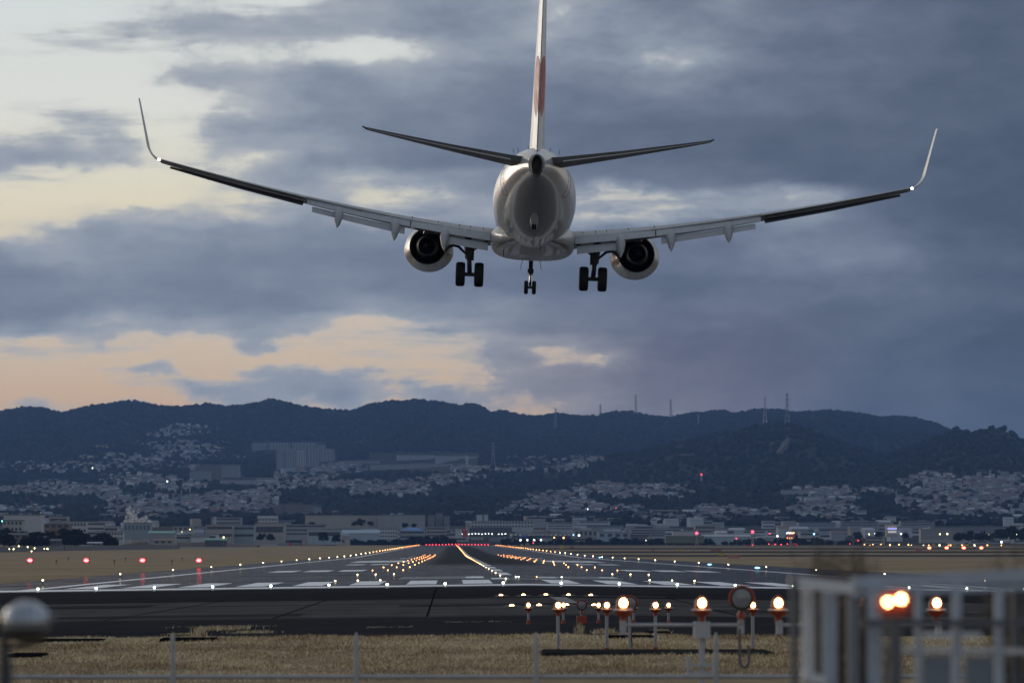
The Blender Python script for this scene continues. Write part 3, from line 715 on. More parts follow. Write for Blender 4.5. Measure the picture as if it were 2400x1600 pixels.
for n in range(15):
    y = 257 + 60 * n
    for side, sx in (('left', -1), ('right', 1)):
        for k, wd in enumerate(('inner', 'middle', 'outer')):
            lamp = L_NEAR if n < 2 else (L_MID if n < 7 else L_FAR)
            place_light('touchdown_zone_light', XC + sx * (9 + 1.5 * k), y, (.055, .065, .08, .10)[min(3, n // 3)], 0, DARKB, lamp,
                f'{wd} flush light of the {nth(n + 1)} {side} touchdown bar from the threshold', 'runway light', 'touchdown zone light bars')
for k in range(19):
    x = -27.77 + 3.42 * k
    place_light('threshold_light', x, 226.6, .075, .0, DARKB, L_GREEN, f'greenish threshold light on the white bar, {nth(k + 1)} from the left', 'runway light', 'green threshold lights')
for k in range(20):
    x = XC - 26 + 52 * k / 19
    o = place_light('runway_end_light', x, 3240, .36, .5, DARKB, L_RED, f'red light across the far runway end, {nth(k + 1)} from the left', 'runway light', 'red lights at the far runway end')
for k, (px, py, lamp, colr) in enumerate(((1209, 1349.5, L_GREEN, 'green'), (1216, 1351.5, L_GREEN, 'greenish'), (1259.5, 1353.5, L_ORANGE, 'orange'), (1319.5, 1355.5, L_GREEN, 'bluish green'))):
    p = at(px, py, 272); place_light('flush_marker_light', p.x, 272 + k * 1.1, .045, 0, DARKB, lamp, f'small {colr} flush marker light on the runway, {nth(k + 1)} from the left', 'runway light', 'coloured marker lights near the designator')
for k, (px, py, D) in enumerate(((1663, 1324, 520), (1775, 1331.6, 430), (1406, 1306.5, 900))):
    p = at(px, py, D); b_ = MB(); b_.lathe((0, 0, 0), [(.12, 0), (.06, .04), (.06, .2)], 'z', 8, 0); b_.ball((0, 0, .30), .16, 10, 1, (2.0, 1, .65))
    o = b_.build('taxiway_light', [DARKB, L_BLUE], smooth=60, loc=(p.x, D, gz(p.x, D) - .02))
    tag(o, ('blue taxiway light beside the right edge, second nearest', 'nearest blue taxiway light beside the right runway edge', 'small blue taxiway light far along the right runway edge')[k], 'taxiway light', 'blue taxiway lights')

# slope indicator boxes: two sets of four, all showing red
def papi(name, px, py, D, r, lamp, label, group):
    p = at(px, py, D); zg = gz(p.x, D); t = thing(name, label, 'landing light', (p.x, D, zg), 0, group); h = p.z - zg
    if h < .4: h = .55
    MB().box((0, .45, h), (r * 3.4, .9, r * 2.0)).build('housing', DARKB, t)
    lens = MB(); lens.ball((0, -.02, h), r, 12, 0, (1.45, .2, .95)); lens.build('lens', lamp, t, smooth=True)
    for q in (-1, 1):
        for yy in (.1, .8): MB().tube([(q * r * 1.1, yy, 0), (q * r * 1.1, yy, h - r)], .05, 6).build('leg', GALV, t)
for k, px in enumerate((70, 202, 334, 466)):
    papi('slope_indicator', px, 1317.3, 614, .27, L_PAPI, f'red slope indicator lamp on the left grass, {("farthest from", "third nearest to", "second nearest to", "nearest to")[k]} the runway', 'red slope indicators left of the runway')
for k, px in enumerate((2178, 2219, 2259, 2300)):
    papi('slope_indicator', px, 1285.3, 1990, .62, L_PAPI2, f'small red slope indicator far off to the right, {nth(k + 1)} of four', 'distant red slope indicators on the right')
# marker stakes by the slope indicators
for k, (px, py, D) in enumerate(((160, 1313, 700), (294, 1313, 700), (427, 1313, 700), (132, 1328, 560), (268, 1328, 560), (403, 1327, 560))):
    p = at(px, py, D); z = gz(p.x, D); b_ = MB(); b_.tube([(0, 0, 0), (0, 0, .75)], .035, 6); b_.box((0, 0, .66), (.2, .06, .22))
    tag(b_.build('marker_stake', DARKB, loc=(p.x, D, z)), f'dark marker stake in the left grass, {nth(k % 3 + 1)} from the left in the {"far" if k < 3 else "near"} row', 'stake', 'marker stakes in the left grass')

# approach lights
def approach_light(x, y, ztop, label, base=None, flush=False, on_bar=False, dia=.105, lampmat=None, grp='approach lamps before the runway'):
    zg = gz(x, y) if base is None else base
    t = thing('approach_light', label, 'approach light', (x, y, zg), 0, grp); h = ztop - zg; s = dia / .105
    lm = lampmat or L_APP
    if flush:
        MB().lathe((0, 0, 0), [(.26, 0), (.24, .02), (.12, .06), (.1, .09)], 'z', 16).build('base_plate', DARKB, t, smooth=50)
        MB().tube([(-.33, 0, .05), (0, -.02, .085), (.33, 0, .05)], [.006, .014, .006], 6).build('rim_strip', GALV, t)
        b_ = MB(); b_.ball((0, -.08, h), .065, 12, 0, (1.35, .6, .85)); b_.build('lens', lm, t, smooth=True); return t
    MB().tube([(0, 0, .0), (0, 0, h - .16 * s)], .032, 10).build('pole', GALV, t, smooth=True)
    if not on_bar: MB().lathe((0, 0, 0), [(.052, 0), (.05, .10), (.036, .11)], 'z', 12).build('base_collar', ORG, t, smooth=True)
    MB().lathe((0, 0, h - .2 * s), [(.04, 0), (.042, .06), (.03, .07)], 'z', 12).build('neck_collar', ORG, t, smooth=True)
    MB().lathe((0, 0, h - .14 * s), [(.05 * s, 0), (.095 * s, .03 * s), (.105 * s, .06 * s), (.108 * s, .085 * s), (.085 * s, .095 * s), (.08 * s, .16 * s), (.06 * s, .21 * s), (.0 + .015, .245 * s)], 'z', 18).build('lamp_housing', ORG, t, smooth=50)
    MB().lathe((0, 0, h - .075 * s), [(.112 * s, 0), (.125 * s, .008 * s), (.112 * s, .02 * s)], 'z', 18).build('trim_ring', GREYP, t, smooth=50)
    b_ = MB(); b_.ball((0, -.075 * s, h + .015 * s), .052 * s, 14, 0, (.92, .35, 1.08)); b_.build('lens', lm, t, smooth=True)
    return t
ordn = ('leftmost', 'second from the left', 'middle', 'fourth from the left', 'rightmost')
for D, zt, dsc in ((167, None, 'flush lamp of the farthest approach row'), (137, None, 'flush lamp of the fourth approach row'), (107, .905, 'short lamp of the row on dark asphalt'), (77, 1.345, 'tall grey-poled lamp in the grass row')):
    for k in range(5):
        x = XC - .13 + (k - 2) * .975
        if zt is None: approach_light(x, D, gz(x, D) + .06, f'{dsc}, {ordn[k]}', flush=True)
        else: approach_light(x, D, zt, f'{dsc}, {ordn[k]}')
def flasher(x, y, zc, label, base, r=.155, box=False):
    t = thing('strobe_light', label, 'strobe light', (x, y, base), 0, 'unlit round strobe heads'); h = zc - base
    MB().lathe((0, 0, h), [(r * .5, .2), (r * .92, .14), (r, .02), (r * 1.0, -.03), (r * .86, -.035)], 'y', 28).build('drum', mat('strobe_black', (.015, .015, .016), .35), t, smooth=50)
    rg = MB(); rr = []
    for q in range(29):
        a = R(-20 + 220 * q / 28); rr.append((math.cos(a) * r * 1.03, -.03, h + math.sin(a) * r * 1.03))
    rg.tube(rr, .013, 6); rg.build('red_hood_rim', ORG, t)
    MB().ball((0, -.028, h), r * .86, 20, 0, (1, .16, 1)).build('glass', mat('strobe_glass', (.20, .21, .22), .12, var=.35, scale=14, coat=.5), t, smooth=True)
    MB().tube([(0, .06, 0), (0, .06, h - r * .95)], .03, 10).build('pole', GALV, t, smooth=True)
    MB().lathe((0, .06, h - r - .1), [(.045, 0), (.05, .05), (.035, .09)], 'z', 12).build('neck_collar', ORG, t, smooth=True)
    if box: MB().box((0, .05, .1), (.28, .2, .2)).build('control_box', ORG, t)
    elif h > 1: MB().lathe((0, .06, 0), [(.05, 0), (.05, .1), (.034, .11)], 'z', 12).build('base_collar', ORG, t, smooth=True)
    MB().tube([(.02, .12, h - .12), (.12, .12, h - .4), (.16, .1, h - .75), (.1, .08, h - 1.0), (.03, .06, h - 1.1)] if h > 1.05 else [(.02, .12, h - .1), (.05, .12, .1)], .012, 6).build('cable', SOOT, t, smooth=True)
    return t
flasher(3.62, 107.4, .91, 'small unlit round strobe on an orange box on asphalt', gz(3.6, 107), .145, True)
flasher(3.57, 77.3, 1.39, 'unlit round strobe on a grey pole behind a lit lamp', gz(3.6, 77), .15)

# nearest row: lamps on a grey pipe frame with a junction box
def bar_frame(x0, x1, xp, label):
    t = thing('light_frame', label, 'pipe frame', (xp, 47, .30), 0, 'pipe frames of the nearest row')
    zb = at(1900, 1463.5, 47).z - .30
    MB().tube([(x0 - xp, 0, zb), (x1 - xp, 0, zb)], .021, 10).build('crossbar', GREYP, t, smooth=True)
    MB().tube([(0, 0, 0), (0, 0, zb)], .036, 12).build('post', GREYP, t, smooth=True)
    MB().box((0, -.02, zb - .06), (.20, .14, .20)).build('junction_box', GREYP, t)
    for x in (x0 - xp, x1 - xp): MB().box((x, 0, zb - .03), (.075, .08, .17)).build('end_clamp', GREYP, t)
    br = MB()
    for (xa, za, xb, zb2) in ((-.17, .78, .15, .78), (-.17, .68, .15, .68)): br.box(((xa + xb) / 2, -.05, za), (.32, .03, .035))
    br.build('foot_rail', GREYP, t)
    for xa in (-.17, .14): MB().box((xa, -.05, .76), (.045, .06, .24)).build('foot_stay', GREYP, t)
    return .30 + zb
zbar = bar_frame(2.09, 3.53, 3.05, 'grey pipe frame carrying two lamps and a strobe')
bar_frame(4.0, 5.95, 5.02, 'grey pipe frame half hidden behind the railing')
for k, x in enumerate((2.09, 3.05, 3.985, 5.0, 5.92)):
    approach_light(x, 47, 1.815, f'large lamp of the nearest approach row, {ordn[k]}', base=zbar + .01, on_bar=True, dia=.11)
flasher(3.53, 46.9, 1.885, 'large unlit strobe at the end of the pipe frame', zbar + .01, .145)
lc = MB(); pts = []
for q in range(15):
    a = math.pi * q / 14; pts.append((3.53 - .055 * math.cos(a) + .03, 46.85, zbar - .42 - .09 * math.sin(a)))
lc.tube([(3.50, 46.85, zbar - .04)] + pts + [(3.615, 46.85, zbar - .25)], .018, 8)
tag(lc.build('hanging_cable', mat('grey_cable', (.10, .10, .10), .6), smooth=True), 'grey looped cable hanging under the large strobe', 'cable')

# plinth under the grass row, covers and weeds
b_ = MB(); b_.box((0, 0, 0), (4.55, 2.6, .07), taper=.97); tag(b_.build('concrete_plinth', DCONC, loc=(4.02, 75.6, gz(4, 75) + .035)), 'dark concrete plinth under the grass row of lamps', 'plinth')
for k, (x0, x1, py, D, lab) in enumerate(((84, 244, 1509, 92.5, 'long dark cover slab in the left grass, largest one'), (378, 506, 1511, 92, 'shorter dark cover slab behind the second fence post'), (25, 104, 1552, 79.5, 'dark cover slab beside the chrome floodlight post'), (1418, 1532, 1505, 88.5, 'flat dark slab among grass behind the lamp poles'), (1515, 1570, 1493, 92.5, 'small dark slab at the grass border by the lamps'))):
    a, c = at(x0, py, D), at(x1, py, D); b_ = MB(); w_ = c.x - a.x
    b_.box((0, 0, .035), (w_, 1.6 if k < 3 else 1.0, .09), taper=.96)
    o = b_.build('cover_slab', mat('wet_dark_slab', (.010, .0105, .012), .9, var=.5, scale=5, spec=0.0), loc=((a.x + c.x) / 2, D, gz(a.x, D) + .01)); tag(o, lab, 'slab', 'dark cover slabs in the grass')
def blades(b, cx, cy, n, rx, ry, h0, h1, lean=.6, w0=.010, mats=3):
    for _ in range(n):
        x, y = cx + rx * random.gauss(0, .5), cy + ry * random.gauss(0, .5); h = random.uniform(h0, h1); a = random.uniform(0, 6.28); l = h * lean * random.uniform(.2, 1)
        z = gz(x, y) - .01; w = w0 * random.uniform(.6, 1.4); dx, dy = math.cos(a) * l, math.sin(a) * l
        b.add([(x - w, y, z), (x + w, y, z), (x + dx * .4 + w * .6, y + dy * .4, z + h * .6), (x + dx, y + dy, z + h), (x + dx * .4 - w * .6, y + dy * .4, z + h * .6)], [(0, 1, 2, 4), (4, 2, 3)], random.randrange(mats))
ST = [mat('straw_pale', (.78, .65, .42), .9, var=.2), mat('straw_tan', (.66, .51, .31), .9, var=.2), mat('straw_brown', (.30, .20, .105), .9, var=.2)]
for k, (px, py, D, n, rx, ry, h0, h1, lab) in enumerate(((465, 1489, 98, 160, .16, .3, .08, .28, 'rusty upright weed tuft growing from dark asphalt'), (520, 1473, 106, 420, .75, 2.0, .05, .13, 'straggling straw tuft lying over dark asphalt'),
        (590, 1479, 101, 260, .55, 1.0, .04, .09, 'low straw patch right of the straggling tuft'), (430, 1482, 100, 160, .45, .3, .02, .06, 'thin straw streak left of the weed tuft'),
        (1358, 1480, 95.5, 90, .10, .2, .12, .3, 'brown weed stalk at the asphalt border below the small strobe'), (1418, 1483, 95, 240, .28, .4, .05, .14, 'pale weed clump at the grass border right of the stalk'), (1550, 1483, 95, 160, .2, .4, .05, .14, 'small pale weed clump near the grass poles'))):
    p = at(px, py, D); b_ = MB(); blades(b_, p.x, D, n, rx, ry, h0, h1, 1.2 if h1 < .2 else .5, .008); b_.tube([(p.x - rx * .6, D, gz(p.x, D) - .02), (p.x + rx * .6, D, gz(p.x, D) - .015)], .012, 5, 2)
    o = tag(b_.build('weed_tuft', ST, fix=False), lab, 'weeds', 'weed tufts on the asphalt'); o['kind'] = 'stuff'
for k, (x0, x1, py, D) in enumerate(((860, 968, 1472.5, 107), (380, 650, 1464, 111), (1040, 1200, 1458, 113))):
    a, c = at(x0, py, D), at(x1, py, D); b_ = MB()
    for q in range(120):
        x = a.x + (c.x - a.x) * random.random(); y = D + random.gauss(0, .5); z = gz(x, y) - .03; h = random.uniform(.004, .026) * (.4 + MN.noise((x * 1.5, k, 0)) + .4)
        b_.add([(x - .012, y, z), (x + .012, y, z), (x + random.uniform(-.05, .05), y, z + h)], [(0, 1, 2)], random.randrange(2))
    tag(b_.build('weed_line', ST[:2], fix=False), ('straw growing in a long joint right of the first fence posts', 'straw growing in a joint beyond the weed tuft', 'sparse straw line left of the small strobe')[k], 'weeds', 'weed lines in the joints')
# the verge: dry blades
def verge():
    n = 150000
    y = 62 + 36 * rng.random(n) ** .9; hw = y * .142
    x = y * .0155 + (rng.random(n) * 2 - 1) * hw
    e = np.array([verge_edge(q) for q in x]) + .5 * np.array([MN.noise((q * 1.3, 0, 0)) for q in x]) + .9 * np.array([MN.noise((q * .35, 5, 0)) for q in x])
    tall = np.array([MN.noise((q * .6, w_ * .25, 3)) for q, w_ in zip(x, y)])
    keep = (y < e + .15) & ~((np.abs(x - 4.02) < 2.25) & (np.abs(y - 75.6) < 1.25)); x, y, tall = x[keep], y[keep], tall[keep]; n = len(x)
    for (cx, cy, hw_, hl_) in [(o.location.x, o.location.y, o.dimensions.x / 2, .75) for o in bpy.data.objects if o.name.startswith('cover_slab')]:
        kk = ~((np.abs(x - cx) < hw_) & (np.abs(y - cy) < hl_)); x, y, tall = x[kk], y[kk], tall[kk]
    n = len(x)
    z = .42 * (1 - np.abs(x - XC) / 31.5)
    h = (.035 + .05 * rng.random(n)) * (1 + .9 * np.clip(tall, -.4, 1)); w_ = .007 + .008 * rng.random(n); a = rng.random(n) * 6.283; l = h * (.3 + .9 * rng.random(n))
    V = np.empty((n, 3, 3)); V[:, 0] = np.stack([x - w_, y, z], 1); V[:, 1] = np.stack([x + w_, y, z], 1); V[:, 2] = np.stack([x + np.cos(a) * l, y + np.sin(a) * l, z + h], 1)
    me = bpy.data.meshes.new('dry_grass'); me.vertices.add(n * 3); me.loops.add(n * 3); me.polygons.add(n)
    me.vertices.foreach_set('co', V.ravel()); me.loops.foreach_set('vertex_index', np.arange(n * 3)); me.polygons.foreach_set('loop_start', np.arange(n) * 3); me.polygons.foreach_set('loop_total', np.full(n, 3))
    for m in (ST[1], ST[0], ST[2], mat('straw_olive', (.26, .21, .10), .9)): me.materials.append(m)
    pat = np.array([MN.noise((q * .22, w_ * .10, 9)) + .5 * MN.noise((q * .9, w_ * .3, 2)) for q, w_ in zip(x, y)])
    mi = np.where(rng.random(n) < .45, 0, np.where(rng.random(n) < .3, 1, np.where(rng.random(n) < .6, 2, 3)))
    q_ = rng.random(n); mi = np.where((pat > .12) & (q_ < .5), 1, np.where((pat < -.15) & (q_ < .55), 2, mi))
    me.polygons.foreach_set('material_index', mi.astype(np.int32)); me.update()
    o = bpy.data.objects.new('dry_grass', me); COL.objects.link(o); o['kind'] = 'stuff'; o['label'] = 'short dry tan winter grass before the runway'
verge()

# ------------------------------------------------------------------ hills
def prof(d):
    k = sorted(d); return lambda u: np.interp(u, k, [d[q] for q in k])
y0f = prof({-900: 1281, 3400: 1281})
y1f = prof({-900: 1226, 0: 1222, 400: 1220, 700: 1216, 1000: 1222, 1250: 1210, 1500: 1212, 1800: 1220, 2050: 1222, 2400: 1218, 3300: 1222})
y2f = prof({-900: 1128, 0: 1128, 200: 1126, 400: 1118, 700: 1112, 900: 1110, 1010: 1098, 1080: 1090, 1200: 1093, 1300: 1088, 1400: 1072, 1550: 1045, 1700: 1014, 1790: 996, 1850: 992, 1930: 1014, 2000: 1044, 2080: 1064, 2130: 1048, 2200: 1020, 2224: 1008, 2241: 1003, 2275: 1005, 2308: 1006, 2336: 994, 2361: 1001, 2400: 1026, 2500: 1066, 2700: 1040, 3300: 1080})
y3f = prof({-900: 975, -300: 960, 0: 967, 51: 957, 84: 955, 107: 959, 140: 969, 179: 960, 217: 952, 255: 947, 301: 941, 332: 943, 370: 953, 429: 954, 485: 947, 533: 954, 600: 946, 638: 936, 676: 946, 727: 956, 779: 961, 830: 964, 868: 948, 919: 941, 978: 938, 1021: 942, 1080: 951, 1105: 946, 1125: 952, 1143: 964, 1159: 967, 1176: 961, 1197: 968, 1238: 976, 1307: 970, 1366: 976, 1404: 975, 1422: 967, 1478: 965, 1519: 974, 1570: 979, 1634: 967, 1695: 963, 1725: 969, 1774: 961, 1825: 960, 1864: 967, 1943: 962, 2004: 968, 2075: 979, 2106: 975, 2144: 980, 2195: 993, 2230: 1010, 2300: 1030, 2500: 1050, 2800: 1010, 3300: 990})
LD = [3450, 5000, 7500, 11000]
def hz(u, D):
    """terrain height for column u (photo pixel at that bearing) and distance D; arrays"""
    u = np.asarray(u, float); D = np.asarray(D, float)
    ys = [y0f(u), y1f(u), y2f(u) + 5, y3f(u) + 5]
    zs = [2.5 + (1283.6 - y) * d / FPX for y, d in zip(ys, LD)]
    z = np.interp(D, [LD[0], LD[0] + 1], [0, 0]) * 0.0
    t = np.clip((D - LD[0]) / (LD[1] - LD[0]), 0, 1); z = zs[0] + (zs[1] - zs[0]) * t
    t = np.clip((D - LD[1]) / (LD[2] - LD[1]), 0, 1); z = z + (zs[2] - zs[1]) * (t ** 1.25)
    t = np.clip((D - LD[2]) / (LD[3] - LD[2]), 0, 1); dip = np.where(ys[2] < 1085, (1100 - ys[2]) * 1.1, 0)
    z = z + (zs[3] - zs[2]) * (t ** 1.4) - np.maximum(dip, 0) * np.sin(np.pi * np.clip(t * 1.6, 0, 1)) * .8
    t = np.clip((D - LD[3]) / 2500, 0, 1); z = z - 150 * t
    X = (u - 1060) / FPX * D
    # spurs and gullies
    e = np.clip((D - 5200) / 1500, 0, 1) * (1 - np.exp(-((D - LD[3]) / 500) ** 2)) * (1 - .8 * np.exp(-((D - LD[2]) / 350) ** 2))
    g = np.sin(X / 170 + D / 700) + .7 * np.sin(X / 83 - D / 410 + 1.3) + .5 * np.sin(X / 47 + D / 260 + 4)
    return z + 8.5 * e * g
nu, nd = 330, 120
U = np.linspace(-850, 3250, nu); DD = np.concatenate([np.linspace(3450, 7600, 50), np.linspace(7700, 11200, 56), np.linspace(11400, 13600, 14)])
UU, DG = np.meshgrid(U, DD); ZZ = hz(UU, DG); XX = (UU - 1060) / FPX * DG
b = MB(); b.v = [tuple(p) for p in np.stack([XX, DG, ZZ], -1).reshape(-1, 3)]; nd = len(DD)
b.f = [(j * nu + i, j * nu + i + 1, (j + 1) * nu + i + 1, (j + 1) * nu + i) for j in range(nd - 1) for i in range(nu - 1)]; b.mi = [0] * len(b.f)
HILL = mat('wooded_hillside', (.020, .020, .014), .95, var=.35, scale=.006, spec=.05, detail=8)
struct(b.build('hills', HILL, smooth=True, fix=False), 'dark wooded hills behind the town')

# where the ray through photo pixel (u, y) meets the terrain
DS = np.linspace(3460, 11050, 500)
def hit(u, y):
    zz = hz(np.full_like(DS, u), DS); yy = 1283.6 - FPX * (zz - 2.5) / DS
    k = np.nonzero(yy <= y)[0]
    if len(k) == 0: return None
    D = DS[k[0]]; return (u - 1060) / FPX * D, D, float(hz(u, D))

# ------------------------------------------------------------------ houses: clusters as seen on the slopes (centre, half width, half height, count)
PATCH = [(445, 1012, 62, 13, 90, 'top estate'), (390, 1022, 45, 6, 40, 'top estate'), (245, 1053, 28, 3, 22, 'cream terrace'), (425, 1044, 105, 7, 90, 'upper estate'), (440, 1058, 85, 8, 110, 'upper estate'), (360, 1076, 200, 6, 150, 'upper estate'),
  (130, 1098, 140, 11, 190, 'left estate'), (350, 1095, 110, 10, 130, 'left estate'), (320, 1126, 85, 12, 100, 'middle estate'), (420, 1142, 60, 10, 60, 'middle estate'), (140, 1153, 135, 12, 260, 'bright left estate'), (120, 1134, 60, 4, 24, 'bright left estate'), (240, 1160, 40, 8, 50, 'bright left estate'),
  (75, 1198, 80, 6, 50, 'low left quarter'), (390, 1175, 140, 9, 150, 'low middle quarter'), (430, 1195, 130, 14, 210, 'low middle quarter'), (560, 1168, 70, 10, 110, 'low middle quarter'), (580, 1195, 60, 12, 120, 'low middle quarter'), (300, 1200, 80, 12, 90, 'low left quarter'),
  (720, 1116, 70, 14, 130, 'estate under the towers'), (800, 1105, 60, 12, 90, 'estate under the towers'), (700, 1140, 90, 8, 110, 'estate under the towers'), (860, 1142, 110, 8, 160, 'central estate'), (910, 1155, 90, 9, 160, 'central estate'), (1000, 1135, 60, 8, 60, 'central estate'), (620, 1170, 30, 20, 70, 'central estate'),
  (1150, 1102, 90, 6, 80, 'ridge estate'), (1245, 1078, 55, 4, 60, 'ridge estate'), (1300, 1093, 70, 11, 110, 'ridge estate'), (1370, 1080, 40, 7, 70, 'ridge estate'), (1070, 1122, 60, 6, 40, 'ridge estate'),
  (1310, 1172, 65, 14, 130, 'right town'), (1400, 1150, 60, 12, 80, 'right town'), (1330, 1195, 90, 14, 170, 'right town'), (1240, 1185, 40, 10, 30, 'right town'), (1490, 1148, 100, 6, 90, 'right slope estate'), (1560, 1160, 60, 9, 70, 'right slope estate'), (1470, 1163, 60, 8, 60, 'right slope estate'), (1440, 1200, 60, 10, 60, 'right town'),
  (1540, 1222, 50, 6, 50, 'small right estate'), (1680, 1203, 50, 10, 120, 'small right estate'), (1770, 1210, 50, 9, 90, 'small right estate'), (1650, 1222, 60, 8, 70, 'small right estate'),
  (1940, 1175, 65, 18, 170, 'round hill estate'), (1930, 1200, 75, 13, 160, 'round hill estate'), (1890, 1152, 55, 3, 20, 'round hill estate'), (1970, 1155, 60, 6, 50, 'round hill estate'), (2070, 1155, 40, 5, 30, 'far right estate'),
  (2180, 1130, 70, 14, 120, 'far right estate'), (2260, 1150, 110, 22, 330, 'far right estate'), (2180, 1175, 70, 22, 190, 'far right estate'), (2340, 1135, 70, 22, 190, 'far right estate'), (2330, 1190, 90, 22, 200, 'far right estate'), (2230, 1205, 90, 12, 130, 'far right estate'), (2420, 1160, 60, 40, 120, 'far right estate')]
WALLC = [((.50, .54, .58), 'white'), ((.43, .43, .42), 'cream'), ((.32, .35, .38), 'grey'), ((.34, .36, .40), 'blue-grey'), ((.38, .33, .29), 'tan'), ((.26, .21, .20), 'brown')]
ROOFC = [((.10, .105, .115), 'dark'), ((.20, .21, .23), 'grey'), ((.16, .095, .075), 'brown'), ((.36, .38, .42), 'pale')]
WM = [mat('house_wall_' + n, c, .8, var=.06) for c, n in WALLC]; RM = [mat('house_roof_' + n, c, .6, var=.1) for c, n in ROOFC]
WM += [mat('house_wall_bright', (.66, .69, .72), .7, var=.05), mat('house_wall_shadow', (.14, .14, .15), .9, var=.1)]; HM = WM + RM  # extra bright and dark wall tones, picked at random per house
def pick(w): return random.choices(range(len(w)), w)[0]
far_h = MB(); nears = []
for (cx, cy, rx, ry, n, nm) in PATCH:
    for _ in range(int(n * (1.0 if cx < 1050 else .85 if cx < 1800 else .62))):
        a = random.uniform(0, 6.283); q = math.sqrt(random.random()); u, y = cx + rx * q * math.cos(a) * 1.1, cy + ry * q * math.sin(a) * 1.1
        y = cy + round((y - cy) / 3.2) * 3.2 + random.uniform(-.7, .7)      # streets follow the contours
        h = hit(u, y)
        if h is None or h[1] > 10900: continue
        X, D, z = h; w_ = random.uniform(6, 10.5); d_ = random.uniform(6, 8); hh = random.uniform(4, 6.2); rz = random.uniform(-.4, .4)
        wi, ri = pick([22, 12, 12, 10, 7, 6, 17, 14]), pick([52, 24, 16, 8])
        far_h.box((X, D, z + hh / 2 - 2), (w_, d_, hh + 4), wi, rz)
        if random.random() < .75: far_h.gable((X, D, z + hh), (w_, d_), random.uniform(1.6, 3.2), 8 + ri, rz)
        else: far_h.box((X, D, z + hh + .3), (w_ + .3, d_ + .3, .9), 8 + ri, rz)
o = far_h.build('hillside_houses', HM, fix=False); o['kind'] = 'stuff'; o['label'] = 'small pale houses covering the lower hillsides'

# ------------------------------------------------------------------ buildings one can single out
WIN = mat('window_dark_glass', (.045, .055, .07), .2, var=.3, scale=.3); BLUEG = mat('blue_glass', (.10, .14, .19), .25, var=.2)
def building(name, x0, x1, yt, yb, D, depth, wall, label, cat='building', roof='flat', rows=0, roofm=None, cols=0, group=None, win=WIN, rz=0.0, vert=0):
    a, c = at(x0, yb, D), at(x1, yb, D); top = at(x0, yt, D); w_ = c.x - a.x; z0 = a.z - 3; h = top.z - a.z; cx = (a.x + c.x) / 2
    t = thing(name, label, cat, (cx, D + depth / 2, a.z), rz, group)
    hw = h if roof == 'flat' else h * .72
    MB().box((0, 0, hw / 2 - 1.5), (w_, depth, hw + 3)).build('wall', wall, t)
    rm = roofm or RM[1]
    if roof == 'flat': MB().box((0, 0, hw + .25), (w_ + .5, depth + .5, .5)).build('roof', rm, t)
    elif roof == 'hip':
        k = MB(); a2, b2 = w_ / 2 + .6, depth / 2 + .6; r2 = max(.2, w_ / 2 - depth / 2)
        k.add([(-a2, -b2, hw), (a2, -b2, hw), (a2, b2, hw), (-a2, b2, hw), (-r2, 0, h), (r2, 0, h)], [(3, 2, 1, 0), (0, 1, 5, 4), (2, 3, 4, 5), (1, 2, 5), (3, 0, 4)]); k.build('roof', rm, t)
    elif roof == 'curve':
        k = MB(); rg = []
        for s_ in (-1, 1): rg.append([(s_ * (w_ / 2 + .3), 0 + (depth / 2 + .3) * math.cos(math.pi * q / 12), hw - .2 + (h - hw) * math.sin(math.pi * q / 12)) for q in range(13)])
        k.loft([[(p[0], p[1], p[2]) for p in r_] for r_ in rg]); k.build('roof', rm, t)
    elif roof == 'gable': MB().gable((0, 0, hw), (w_, depth), h - hw, over=.5).build('roof', rm, t)
    if vert:
        for k in range(vert): MB().box((-w_ / 2 + w_ / vert * (k + .5), -depth / 2 - .02, hw * .5), (w_ / vert * .42, .16, hw * .9)).build('window_column', win, t)
    for i in range(rows):
        zz = hw * (i + .62) / rows
        if cols:
            cw = w_ / cols
            for k in range(cols): MB().box((-w_ / 2 + cw * (k + .5), -depth / 2 - .02, zz), (cw * .58, .16, hw / rows * .42)).build('window', win, t)
        else: MB().box((0, -depth / 2 - .02, zz), (w_ * .92, .16, hw / rows * .36)).build('window_band', win, t)
    return t
Wh = mat('facade_white', (.44, .46, .48), .8, var=.05, scale=.2); Cr = mat('facade_cream', (.34, .335, .32), .8, var=.05, scale=.2); Gy = mat('facade_grey', (.28, .30, .33), .8, var=.06, scale=.2)
Bg = mat('facade_blue_grey', (.25, .30, .35), .8, var=.06, scale=.2); Br = mat('facade_brown', (.20, .15, .125), .85, var=.1, scale=.2); Dk = mat('facade_dark', (.10, .105, .115), .8, var=.1, scale=.2); Lb = mat('facade_light_blue', (.32, .39, .45), .7, var=.05, scale=.2)
GreenR = mat('green_roof', (.14, .33, .27), .5, var=.08, scale=.3); BlueR = mat('blue_roof', (.09, .20, .45), .5, var=.08, scale=.3); DarkR = mat('tile_roof_dark', (.05, .055, .065), .6); RedP = mat('red_panel', (.45, .06, .06), .5); YelP = mat('yellow_panel', (.62, .45, .03), .5); PinkP = mat('faded_red_panel', (.42, .19, .16), .6); Tw = mat('faded_mast_red', (.45, .10, .08), .6); MastG = mat('mast_grey', (.24, .26, .28), .6)
